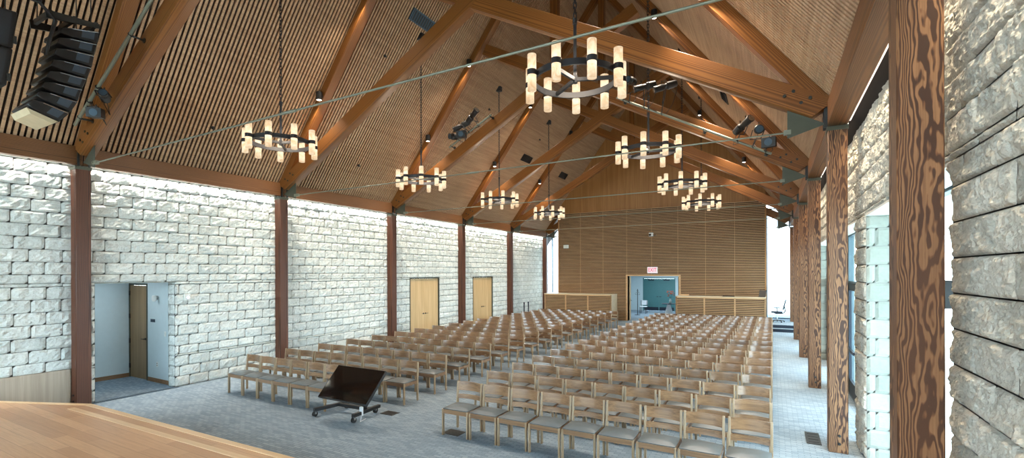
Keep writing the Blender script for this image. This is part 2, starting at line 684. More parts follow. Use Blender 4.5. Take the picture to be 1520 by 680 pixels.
# ---- ceiling: slats running up the slope on a dark backing
mb = MB()
SP = 0.0875
y = BACK_Y + 0.03
xe = WLX + 0.02
SW, SD = 0.046, 0.034
nrm = Vector((PITCH, 0, 1)).normalized()
while y < FW + 1.5:
    for sgn in (-1, 1):
        x0 = XC + sgn * 0.0
        x1 = XC + sgn * (XC - xe)
        za, zb = ceil_z(x0), ceil_z(x1)
        n2 = Vector((sgn * PITCH, 0, 1)).normalized() * SD   # outward (up) normal of that slope
        a, b = Vector((x0, y, za)), Vector((x1, y, zb))
        a2, b2 = a + Vector((0, 0, n2.length * 1.6)), b + n2
        w = Vector((0, SW, 0))
        mb.hexa([a, b, b + w, a + w, a2, b2, b2 + w, a2 + w], 0)
    y += SP
for sgn in (-1, 1):
    x0, x1 = XC, XC + sgn * (XC - xe + 0.5)
    t0, t1 = ceil_z(x0) + 0.055, ceil_z(x1) + 0.055
    mb.prism([(x0, BACK_Y, t0), (x1, BACK_Y, t1), (x1, BACK_Y, t1 + 0.2), (x0, BACK_Y, t0 + 0.2)], (0, END_Y + 0.4 - BACK_Y, 0), 1)
struct(mb.build('ceiling', [M['slat'], M['dark_deck']]), 'steep gabled ceiling of narrow timber slats over dark backing', 'ceiling')

# ---- ground outside the building
mb = MB()
mb.box(-90, -15.3, -90, 110, -0.6, -0.25)
mb.box(1.7, 90, -90, 110, -0.6, -0.25)
mb.box(-15.3, 1.7, -90, BACK_Y - 0.1, -0.6, -0.25)
mb.box(-15.3, 1.7, 34.3, 110, -0.6, -0.25)
struct(mb.build('ground', M['ground']), 'pale paved ground outside the windows', 'ground')

# ---- canopy added outside the window wall to cut direct sky light
mb = MB()
mb.box(WRX + 0.42, 4.6, 3.2, 27.4, 3.80, 4.0)
for k in range(7):
    mb.box(4.35, 4.5, 3.4 + 3.9 * k, 3.55 + 3.9 * k, -0.25, 3.8)
struct(mb.build('roof_added_canopy', M['soffit']), 'white canopy added outside the windows to block sky light', 'roof')

# ---- wall on the stone side
DOOR_H = 2.52
ALC = (4.39, 5.90)
DD = [(14.19, 16.07), (18.62, 20.45)]
holesL = [(ALC[0], ALC[1], 0, 2.50)] + [(a, b, 0, DOOR_H) for a, b in DD] + [(BACK_Y, 4.0, 0, 0.78)]
wl = stone_wall('wall_stone_side', (WLX, 0, 0), (0, 1, 0), (1, 0, 0), BACK_Y, 26.6, 0.0, 5.6, holesL, M['stone'], row=0.245, blen=0.47, res=0.055, amp=0.030, phase=0.1, seed=3)
T = 0.30
core = []
ys = [BACK_Y, ALC[0], ALC[1], DD[0][0], DD[0][1], DD[1][0], DD[1][1], 26.6]
for i in range(len(ys) - 1):
    if i in (1, 3, 5):
        core.append((WLX - T, WLX, ys[i], ys[i + 1], 2.50 if i == 1 else DOOR_H, 5.6))
    else:
        core.append((WLX - T, WLX, ys[i], ys[i + 1], 0, 5.6))
add_backing(wl, core, M['stone_smooth'])
struct(wl, 'tall wall of pale split-face stone blocks with wooden doors', 'wall')

mb = MB()
mb.box(WLX - 0.02, WLX + 0.035, BACK_Y, 3.985, 0.0, 0.78)
struct(mb.build('trim_1', M['panel']), 'low grey brown wood panel under the stone beside the stage', 'trim')

j = stone_wall('trim_10', (WLX, ALC[1], 0), (-1, 0, 0), (0, -1, 0), 0.0, 0.28, 0.0, 2.50, [], M['stone'], row=0.245, blen=0.5, res=0.05, amp=0.02, seed=33)
struct(j, 'rough stone jamb of the opening in the stone wall', 'trim')

# ---- alcove behind the opening in the stone wall
AX = -14.85
AYR = 5.95
mb = MB()
mb.box(AX - 0.1, AX, 3.2, AYR + 0.1, 0, 2.9)
mb.box(AX, -13.95 + 0.06, AYR, AYR + 0.1, 2.46, 2.9)
mb.box(-13.88, WLX - T, AYR, AYR + 0.1, 0, 2.9)
mb.box(AX, WLX - T, 3.1, 3.2, 0, 2.9)
mb.box(AX, WLX - T, 3.2, AYR, 2.8, 2.9)
struct(mb.build('wall_alcove', M['blue_wall']), 'pale blue plaster walls inside the opening in the stone wall', 'wall')
mb = MB()
mb.box(AX, AX + 0.015, 3.2, AYR, 0, 0.1)
mb.box(-13.86, WLX - T, AYR - 0.015, AYR, 0, 0.1)
struct(mb.build('baseboard_alcove', M['base']), 'brown wood baseboard inside the alcove', 'baseboard')

# ---- wall on the window side
WIN = [(PY[n] + 0.62, PY[n] + 4.31) for n in range(5)]
HEAD = 3.52
holesR = [(a, b, 0, HEAD) for a, b in WIN] + [(END_Y - 1.3, END_Y + 0.1, 0, HEAD)]
wr = stone_wall('wall_window_side', (WRX, 0, 0), (0, 1, 0), (-1, 0, 0), -2.0, WIN[0][1] + 0.9, 0.0, 5.6, [holesR[0]], M['stone_r'], row=0.26, blen=0.56, res=0.014, amp=0.030, joint=0.010, edge=0.020, phase=0.2, seed=5, zoff=-0.06)
RT = 0.42
core = [(WRX, WRX + RT, BACK_Y, WIN[0][0], 0, 5.6)]
for n in range(5):
    a, b = WIN[n]
    core.append((WRX, WRX + RT, a, b, HEAD, 5.6))
    core.append((WRX, WRX + RT, b, (WIN[n + 1][0] if n < 4 else END_Y), 0, 5.6))
add_backing(wr, core, M['stone_smooth'])
struct(wr, 'rough stone wall beside the big timber columns on the window side', 'wall')
wr2 = stone_wall('wall_window_far', (WRX, 0, 0), (0, 1, 0), (-1, 0, 0), WIN[0][1] + 0.9, END_Y - 0.2, 0.0, 5.6, holesR[1:], M['stone_r'], row=0.26, blen=0.56, res=0.06, amp=0.03, phase=0.2, seed=6, zoff=-0.06)
struct(wr2, 'farther stretch of rough stone wall on the window side', 'wall')
# dressed stone jambs and painted heads of the openings
for n in range(5):
    a, b = WIN[n]
    j = stone_wall('trim_%d' % (2 + n), (WRX, b - 0.002, 0), (1, 0, 0), (0, -1, 0), 0.0, 0.275, 0.0, HEAD, [], M['stone_smooth'], joint=0.010, row=0.26, blen=0.30, res=0.05, amp=0.008, phase=0.10, seed=20 + n, zoff=-0.06)
    add_backing(j, [(WRX - 0.012, WRX + 0.275, a, b - 0.02, HEAD - 0.03, HEAD - 0.001)], M['soffit'])
    struct(j, 'dressed stone jamb and painted head of the window opening, bay %s from the stage' % ORD[n + 1], 'trim')


def storefront(idx, n):
    a, b = WIN[n]
    gx = WRX + 0.30
    w = thing('window_%d' % idx, (gx, (a + b) / 2, 0), 'tall glazed window in the stone wall, bay %s from the stage' % ORD[n + 1], 'window', kind='structure')
    mb = MB()
    f = 0.05
    fz = 0.045
    mb.box(gx, gx + 0.1, a, a + f, 0, HEAD)
    mb.box(gx, gx + 0.1, b - f, b, 0, HEAD)
    mb.box(gx, gx + 0.1, a, b, 0, 0.06)
    mb.box(gx, gx + 0.1, a, b, HEAD - f, HEAD)
    if n >= 1:
        mb.box(gx, gx + 0.1, a, b, 2.45, 2.45 + fz)
        for k in (1, 2):
            yy = a + (b - a) * k / 3
            mb.box(gx, gx + 0.1, yy - 0.025, yy + 0.025, 0, HEAD)
    mb.build('window_frame', M['frame'], w, bevel=0.004)
    g = MB()
    g.box(gx + 0.045, gx + 0.055, a + f, b - f, 0.06, HEAD - f)
    g.build('pane', M['glass'], w)
    if n >= 1:
        d = MB()
        y1 = b - f - 0.004
        y0 = a + (b - a) * 2 / 3 + 0.03
        d.box(gx - 0.01, gx + 0.04, y0, y0 + 0.14, 0.06, 2.45)
        d.box(gx - 0.01, gx + 0.04, y1 - 0.14, y1, 0.06, 2.45)
        d.box(gx - 0.01, gx + 0.04, y0, y1, 0.06, 0.36)
        d.box(gx - 0.01, gx + 0.04, y0, y1, 2.3, 2.45)
        d.box(gx - 0.05, gx - 0.01, y0 + 0.08, y1 - 0.08, 1.0, 1.06)
        d.build('door_leaf', M['navy'], w)


for n in range(5):
    storefront(n + 1, n)

# ---- stage
ST = 0.60
out = [(-12.42, 2.17), (-11.18, 2.69), (-9.64, 3.335), (-8.24, 3.37), (0.65, 3.60)]
mb = MB()
poly = [(x, y_, 0.0) for x, y_ in out] + [(0.65, BACK_Y + 0.02, 0.0), (-12.42, BACK_Y + 0.02, 0.0)]
mb.prism([(x, y_, z) for x, y_, z in poly], (0, 0, ST), 0)
st = mb.build('stage', M['stage'])
tag(st, 'raised stage floor of honey coloured oak planks', 'stage')
# light nosing boards along the front edge, laid flush on the stage edge
mb = MB()


def strip(p, q, i0, i1, z0, z1):
    p, q = Vector((p[0], p[1], 0)), Vector((q[0], q[1], 0))
    d = (q - p).normalized()
    nn = Vector((d.y, -d.x, 0))
    a0, a1, b0, b1 = p + nn * i0, q + nn * i0, p + nn * i1, q + nn * i1
    mb.hexa([b0 + Vector((0, 0, z0)), b1 + Vector((0, 0, z0)), a1 + Vector((0, 0, z0)), a0 + Vector((0, 0, z0)),
             b0 + Vector((0, 0, z1)), b1 + Vector((0, 0, z1)), a1 + Vector((0, 0, z1)), a0 + Vector((0, 0, z1))])


for i in range(len(out) - 1):
    strip(out[i], out[i + 1], -0.02, 0.07, ST - 0.05, ST + 0.004)
    if i >= 2:
        strip(out[i], out[i + 1], 0.20, 0.29, ST - 0.02, ST + 0.003)
mb.build('edge_nosing', M['nosing'], st, bevel=0.003)['label'] = 'pale maple boards along the stage edge'

# ---- far end: gable wall, slatted wall, vestibule behind, end windows
SX0, SX1 = -11.27, -0.305
STOP = 6.22
DX0, DX1, DH = -7.10, -4.36, 2.50
mb = MB()
gy0, gy1 = FW + 0.10, FW + 0.35
# gable wall as pentagon strips
gz = lambda x: ceil_z(x) + 0.02
mb.prism([(SX0, gy0, STOP - 0.05), (SX1, gy0, STOP - 0.05), (SX1, gy0, gz(SX1)), (XC, gy0, gz(XC)), (SX0, gy0, gz(SX0))], (0, gy1 - gy0, 0), 0)
struct(mb.build('wall_gable', M['gable']), 'smooth honey veneer gable wall above the slatted wall', 'wall')
# slatted wall: backing, slats, edge boards
mb = MB()
mb.box(SX0, DX0, FW + 0.05, gy1, 0, STOP, 1)
mb.box(DX1, SX1, FW + 0.05, gy1, 0, STOP, 1)
mb.box(DX0, DX1, FW + 0.05, gy1, DH, STOP, 1)
z = 0.02
while z < STOP:
    for (a, b, c) in ((SX0, DX0, 0), (DX1, SX1, 0)):
        mb.box(a, b, FW, FW + 0.05, z, z + 0.026, 0)
    if z > DH + 0.05:
        mb.box(DX0, DX1, FW, FW + 0.05, z, z + 0.026, 0)
    z += 0.0845
for x in [SX0 + 1.37 * k for k in range(1, 8)]:
    if DX0 - 0.1 < x < DX1 + 0.1:
        mb.box(x, x + 0.012, FW + 0.044, FW + 0.05, DH, STOP, 0)
    else:
        mb.box(x, x + 0.012, FW + 0.044, FW + 0.05, 0, STOP, 0)
struct(mb.build('wall_slats', [M['wall_slat'], M['wall_back']]), 'far wall of horizontal wood slats around the entrance', 'wall')
mb = MB()
for (a, b, zt) in ((SX0 - 0.03, SX0 + 0.03, STOP + 0.4), (SX1 - 0.03, SX1 + 0.03, STOP + 0.1)):
    mb.box(a, b, FW - 0.015, gy1 + 0.02, 0, zt)
struct(mb.build('trim_7', M['gable']), 'pale vertical end boards of the slatted wall', 'trim')
mb = MB()
for (a, b) in ((DX0 - 0.09, DX0), (DX1, DX1 + 0.09)):
    mb.box(a, b, FW - 0.03, gy1 + 0.01, 0, DH + 0.09)
mb.box(DX0, DX1, FW - 0.03, gy1 + 0.01, DH, DH + 0.09)
struct(mb.build('trim_8', M['wall_slat'], bevel=0.004), 'light wood casing round the entrance doorway', 'trim')

# vestibule behind the doorway
VX0, VX1, VY = -9.0, -3.6, 33.7
mb = MB()
mb.box(VX0 - 0.1, VX0, gy1, VY, 0, 2.9)
mb.box(VX1, VX1 + 0.1, gy1, VY, 0, 2.9)
mb.box(VX0, -8.06, VY, VY + 0.1, 0, 2.9)
mb.box(-5.86, VX1, VY, VY + 0.1, 0, 2.9)
mb.box(-8.06, -5.86, VY, VY + 0.1, 2.32, 2.9)
mb.box(VX0, DX0, gy1, gy1 + 0.05, 0, 2.9)
mb.box(DX1, VX1, gy1, gy1 + 0.05, 0, 2.9)
struct(mb.build('wall_vestibule', M['blue_wall']), 'pale blue walls of the vestibule seen through the entrance', 'wall')
mb = MB()
mb.box(VX0, VX1, gy1, VY + 0.1, 2.9, 3.0)
struct(mb.build('ceiling_vestibule', M['white']), 'white ceiling of the vestibule', 'ceiling')
# side returns of the vestibule block to the end glass
mb = MB()
mb.box(SX0, SX0 + 0.1, gy1, END_Y, 0, ceil_z(SX0))
mb.box(SX1 - 0.1, SX1, gy1, END_Y, 0, STOP)
struct(mb.build('wall_returns', M['blue_wall']), 'grey blue return walls beside the end windows', 'wall')


def end_window(idx, x0, x1, z0, z1, mx, label):
    w = thing('window_%d' % idx, ((x0 + x1) / 2, END_Y, z0), label, 'window', kind='structure')
    mb = MB()
    f = 0.06
    mb.box(x0, x0 + f, END_Y, END_Y + 0.1, z0, z1)
    mb.box(x1 - f, x1, END_Y, END_Y + 0.1, z0, z1)
    mb.box(x0, x1, END_Y, END_Y + 0.1, z0, z0 + f)
    mb.box(x0, x1, END_Y, END_Y + 0.1, z1 - f, z1)
    if mx:
        mb.box(mx - 0.025, mx + 0.025, END_Y, END_Y + 0.1, z0, z1)
    mb.build('window_frame', M['frame'], w)
    g = MB()
    g.box(x0 + f, x1 - f, END_Y + 0.04, END_Y + 0.05, z0 + f, z1 - f)
    g.build('pane', M['glass_tinted'], w)


end_window(6, WLX, SX0, 0.3, 5.9, -12.42, 'tall bright window between the stone wall and the slatted wall')
end_window(7, SX1, WRX + 0.3, 0.3, 6.0, None, 'tall bright end window behind the swivel chair')
mb = MB()
mb.box(WLX, SX0, END_Y, END_Y + 0.1, 0, 0.3)
mb.box(SX1, WRX, END_Y, END_Y + 0.1, 0, 0.3)
struct(mb.build('wall_end', M['blue_wall']), 'low wall under the end windows', 'wall')
mb = MB()
mb.box(-0.28, 0.95, 24.25, END_Y - 0.01, 0, 0.15, 0)
mb.box(-0.28, 0.95, 24.55, END_Y - 0.01, 0.15, 0.30, 0)
mb.box(-0.279, 0.949, 24.24, 24.25, 0.01, 0.135, 1)
mb.box(-0.279, 0.949, 24.54, 24.55, 0.16, 0.285, 1)
tag(mb.build('carpeted_steps', [M['carpet'], M['navy']]), 'two low carpeted steps with dark risers before the end window', 'steps', kind='structure')

# back wall behind the camera with large unseen glazing added for daylight
mb = MB()
BX0, BX1 = -11.0, -0.6
mb.box(WLX - T, BX0, BACK_Y - 0.2, BACK_Y, 0, 6.0)
mb.box(BX1, WRX + RT, BACK_Y - 0.2, BACK_Y, 0, 6.0)
mb.box(BX0, BX1, BACK_Y - 0.2, BACK_Y, 0, 0.64)
mb.prism([(WLX - T, BACK_Y - 0.2, 6.0), (WRX + RT, BACK_Y - 0.2, 6.0), (XC + 5.9, BACK_Y - 0.2, 6.1), (XC, BACK_Y - 0.2, APEX + 0.1), (XC - 5.9, BACK_Y - 0.2, 6.1)], (0, 0.2, 0))
struct(mb.build('wall_stage_back', M['gable']), 'timber wall behind the stage', 'wall')
w = thing('window_8', (XC, BACK_Y - 0.1, 1.0), 'wide unseen window added behind the stage for daylight', 'window', kind='structure')
mb = MB()
for k in range(7):
    x = BX0 + (BX1 - BX0) * k / 6
    mb.box(x - 0.03, x + 0.03, BACK_Y - 0.15, BACK_Y - 0.05, 0.64, 6.0)
for z in (0.67, 3.5, 5.97):
    mb.box(BX0, BX1, BACK_Y - 0.15, BACK_Y - 0.05, z - 0.03, z + 0.03)
mb.build('window_frame', M['frame'], w)
mb = MB()
mb.box(BX0, BX1, BACK_Y - 0.11, BACK_Y - 0.10, 0.64, 6.0)
mb.build('pane', M['glass'], w)


# ================================================================== DOORS
def lever(parent, p, dirv, nrm, mat='black'):
    p, d, n = Vector(p), Vector(dirv), Vector(nrm)
    mb = MB()
    mb.cyl(p, p + n * 0.012, 0.03, 14)
    mb.cyl(p + n * 0.012, p + n * 0.05, 0.011, 10)
    mb.cyl(p + n * 0.05, p + n * 0.05 + d * 0.12, 0.010, 10)
    return mb.build('lever_handle', M[mat], parent)


for i, (a, b) in enumerate(DD):
    d = thing('door_%d' % (i + 1), (WLX, (a + b) / 2, 0), 'pale wood double door in the stone wall, %s the entrance wall' % ('farther from', 'nearer to')[i], 'door', kind='structure')
    mb = MB()
    x0, x1 = WLX - 0.12, WLX + 0.005
    mb.box(x0, x1, a, a + 0.045, 0, DOOR_H)
    mb.box(x0, x1, b - 0.045, b, 0, DOOR_H)
    mb.box(x0, x1, a + 0.045, b - 0.045, DOOR_H - 0.045, DOOR_H)
    mb.build('door_frame', M['plate'], d)
    c = (a + b) / 2
    for (p, q, s) in ((a + 0.047, c - 0.002, 1), (c + 0.002, b - 0.047, -1)):
        mb = MB()
        mb.box(WLX - 0.09, WLX - 0.045, p, q, 0.01, DOOR_H - 0.047)
        lf = mb.build('door_leaf', M['door'], d, bevel=0.002)
        yy = q - 0.06 if s > 0 else p + 0.06
        lever(lf, (WLX - 0.045, yy, 1.05), (0, -s, 0), (1, 0, 0))
        for z in (0.35, 1.25, 2.2):
            hb = MB()
            hy = p - 0.01 if s > 0 else q + 0.01
            hb.cyl((WLX - 0.04, hy, z - 0.06), (WLX - 0.04, hy, z + 0.06), 0.012, 8)
            hb.build('hinge', M['black'], lf)

d = thing('door_3', (-14.37, AYR, 0), 'tan wood door with black lever inside the alcove', 'door', kind='structure')
mb = MB()
mb.box(AX + 0.002, AX + 0.045, AYR - 0.01, AYR + 0.09, 0, 2.46)
mb.box(-13.93, -13.885, AYR - 0.01, AYR + 0.09, 0, 2.46)
mb.box(AX + 0.045, -13.93, AYR - 0.01, AYR + 0.09, 2.41, 2.458)
mb.build('door_frame', M['plate'], d)
mb = MB()
mb.box(AX + 0.048, -13.933, AYR + 0.005, AYR + 0.05, 0.01, 2.405)
lf = mb.build('door_leaf', M['door_dark'], d)
lever(lf, (-14.0, AYR + 0.005, 1.04), (-1, 0, 0), (0, -1, 0))
for z in (0.3, 0.95, 1.6, 2.2):
    hb = MB()
    hb.box(AX + 0.02, AX + 0.06, AYR - 0.02, AYR + 0.004, z - 0.06, z + 0.06)
    hb.build('hinge', M['black'], lf)

# entrance: open leaves and the teal inner pair
d = thing('door_4', ((DX0 + DX1) / 2, FW + 0.3, 0), 'wood entrance doors standing open into the vestibule', 'door', kind='structure')
for (hx, ang, nm) in ((DX0 + 0.05, 103, 1), (DX1 - 0.05, 90, -1)):
    c_, s_ = math.cos(math.radians(ang)), math.sin(math.radians(ang))
    p = Vector((hx, gy1 + 0.02, 0))
    dv = Vector((c_, s_, 0))
    nv = Vector((-s_, c_, 0)) * 0.045
    if nm < 0:
        pass
    mb = MB()
    q = p + dv * 1.28
    mb.hexa([p, q, q + nv, p + nv, p + Vector((0, 0, 2.46)), q + Vector((0, 0, 2.46)), q + nv + Vector((0, 0, 2.46)), p + nv + Vector((0, 0, 2.46))])
    lf = mb.build('door_leaf', M['door'] if nm > 0 else M['wall_back'], d)
    lever(lf, q - dv * 0.08 + Vector((0, 0, 1.05)), -dv, -nv.normalized() if nm > 0 else nv.normalized())
d = thing('door_5', (-6.96, VY, 0), 'teal painted double doors at the back of the vestibule', 'door', kind='structure')
mb = MB()
mb.box(-8.06, -8.0, VY - 0.02, VY + 0.1, 0, 2.32)
mb.box(-5.92, -5.86, VY - 0.02, VY + 0.1, 0, 2.32)
mb.box(-8.0, -5.92, VY - 0.02, VY + 0.1, 2.26, 2.32)
mb.build('door_frame', M['teal'], d)
for (p, q, s) in ((-7.998, -6.962, 1), (-6.958, -5.922, -1)):
    mb = MB()
    mb.box(p, q, VY, VY + 0.045, 0.01, 2.255)
    lf = mb.build('door_leaf', M['teal'], d, bevel=0.002)
    kp = MB()
    kp.box(p + 0.03, q - 0.03, VY - 0.004, VY, 0.02, 0.27)
    kp.build('kick_plate', M['navy'], lf)
    lever(lf, ((q - 0.07) if s > 0 else (p + 0.07), VY, 1.0), (-s, 0, 0), (0, -1, 0))
    cb = MB()
    cb.box((p + q) / 2 - 0.2, (p + q) / 2 + 0.2, VY - 0.06, VY, 2.13, 2.21)
    cb.build('door_closer', M['navy'], lf)


# ================================================================== TIMBER FRAME
def side_txt(s):
    return 'against the stone wall' if s < 0 else 'on the window side'


for n in range(NB):
    for s in (-1, 1):
        xf = XL if s < 0 else XR
        x0, x1 = (xf - CW, xf) if s < 0 else (xf, xf + CW)
        xm = (x0 + x1) / 2
        y0 = PY[n]
        lab = '%s timber column from the stage %s' % (ORD[n + 1], side_txt(s))
        if s > 0 and n == 0:
            lab = 'big timber column closest to the camera, bold dark wavy grain'
        r = thing('timber_column', (xm, y0 + CW / 2, 0), lab, 'column', 'timber columns')
        beam('shaft', M['col_window'] if s > 0 else M['col_stone'], r, (xm, y0 + CW / 2, 0.0), (xm, y0 + CW / 2, 4.83), CW, CW, bevel=0.008)
        mb = MB()
        mb.box(x0 - 0.012, x1 + 0.012, y0 - 0.012, y0 + CW + 0.012, 4.815, 4.875)
        mb.build('saddle_plate', M['plate'], r)
        mb = MB()
        fx = xf + (0.045 if s < 0 else -0.045)
        mb.box(min(fx, xf), max(fx, xf), y0 + 0.02, y0 + 0.05, 4.875, 5.36)
        mb.box(min(fx, xf), max(fx, xf), y0 + CW - 0.05, y0 + CW - 0.02, 4.875, 5.36)
        mb.build('knife_plate', M['steel'], r)
        for z in (0.14, 0.26):
            b = MB()
            b.cyl((xm + 0.01, y0 - 0.002, z), (xm + 0.01, y0 - 0.016, z), 0.022, 6)
            b.cyl((xm + 0.01, y0 - 0.016, z), (xm + 0.01, y0 - 0.03, z), 0.012, 8)
            b.build('bolt', M['steel'], r)

# eave beams, bay by bay, carried by the columns
for n in range(-1, NB - 1):
    for s in (-1, 1):
        ya = PY[n] + CW / 2 + 0.01 if n >= 0 else BACK_Y + 0.02
        yb = PY[n + 1] + CW / 2 - 0.01
        xm = XL - 0.08 if s < 0 else XR + 0.13
        wd = 0.16 if s < 0 else 0.26
        if n < 0:
            lab = 'eave beam above the stage ' + side_txt(s)
        else:
            lab = 'eave beam %s, spanning from %s to %s column' % (side_txt(s), ORD[n + 1], ORD[n + 2])
        r = thing('eave_beam', (xm, (ya + yb) / 2, EAVE_B), lab, 'beam', 'eave beams')
        beam('timber', M['eave'], r, (xm, ya, (EAVE_B + EAVE_T) / 2), (xm, yb, (EAVE_B + EAVE_T) / 2), wd, EAVE_T - EAVE_B)
        # LED strip housing that washes the stone
        mb = MB()
        lx = xm - wd / 2 - 0.012 if s < 0 else xm + wd / 2 + 0.012
        mb.box(lx - 0.012, lx + 0.012, ya + 0.1, yb - 0.1, EAVE_B + 0.02, EAVE_B + 0.05)
        mb.build('light_strip', M['cove_glow'], r)['label'] = 'glowing light strip behind the beam'

# roof trusses
TAN_C = 0.5415
for n in range(NB):
    yc = PY[n] + CW / 2
    lab = 'scissor roof truss with tie rod, above the %s pair of columns' % ORD[n + 1]
    r = thing('roof_truss', (XC, yc, EAVE_B), lab, 'truss', 'roof trusses')
    cosr = 1 / math.sqrt(1 + PITCH ** 2)
    cosc = 1 / math.sqrt(1 + TAN_C ** 2)
    for s in (-1, 1):
        # rafter, just under the slats
        dep = 0.22
        off = dep / 2 / cosr + 0.004
        xa = XC + s * (XC - XL - 0.05)
        xb = XC + s * 0.02
        beam('rafter', M['truss'], r, (xa, yc, ceil_z(xa) - off), (xb, yc, ceil_z(xb) - off), 0.235, dep)
        # lower chord, from the column across the ridge line to the opposite rafter
        hh = 0.345
        zc = lambda X: 5.155 + TAN_C * (XC - XL - s * (X - XC))
        xa = XC + s * (XC - XL - 0.03)
        xe_ = XC - s * 2.45
        cut = hh / 2 * TAN_C
        beam('lower_chord', M['truss'], r, (xa, yc, zc(xa)), (xe_, yc, zc(xe_)), CW if s < 0 else CW - 0.008, hh, cut_a=-cut)
        # gusset plate under the chord foot and its bolts
        xq = XC + s * (XC - XL - 0.01)
        x2 = XC + s * (XC - XL - 0.52)
        g = MB()
        g.prism([(xq, yc - 0.006, 4.955), (x2, yc - 0.006, zc(x2) - 0.19), (x2, yc - 0.006, 4.80)], (0, 0.012, 0))
        gp = g.build('gusset_plate', M['plate'], r)
        for k, (dx, dz) in enumerate(((0.22, 0.08), (0.34, -0.04), (0.44, 0.10), (0.56, -0.02))):
            xx = XC + s * (XC - XL - dx)
            b = MB()
            b.cyl((xx, PY[n] - 0.012, zc(xx) + dz), (xx, PY[n] + 0.01, zc(xx) + dz), 0.025, 10)
            b.build('bolt', M['steel'], r)
        b = MB()
        b.box(x2 - 0.05, x2 + 0.12 if s < 0 else x2 + 0.05, yc - 0.03, yc + 0.03, 4.86, 4.93)
        b.cyl((x2, yc - 0.045, 4.895), (x2, yc + 0.045, 4.895), 0.02, 10)
        b.build('clevis', M['rod'], r)
    xa, xb = XL + 0.55, XR - 0.55
    mb = MB()
    mb.cyl((xa, yc, 4.895), (xb, yc, 4.895), 0.013, 10)
    mb.cyl((XC - 0.15, yc, 4.895), (XC + 0.15, yc, 4.895), 0.022, 10)
    mb.build('tie_rod', M['rod'], r, smooth=False)
    kp = beam('king_post', M['truss'], r, (XC, yc, 8.75), (XC, yc, APEX - 0.05), 0.23, 0.23)


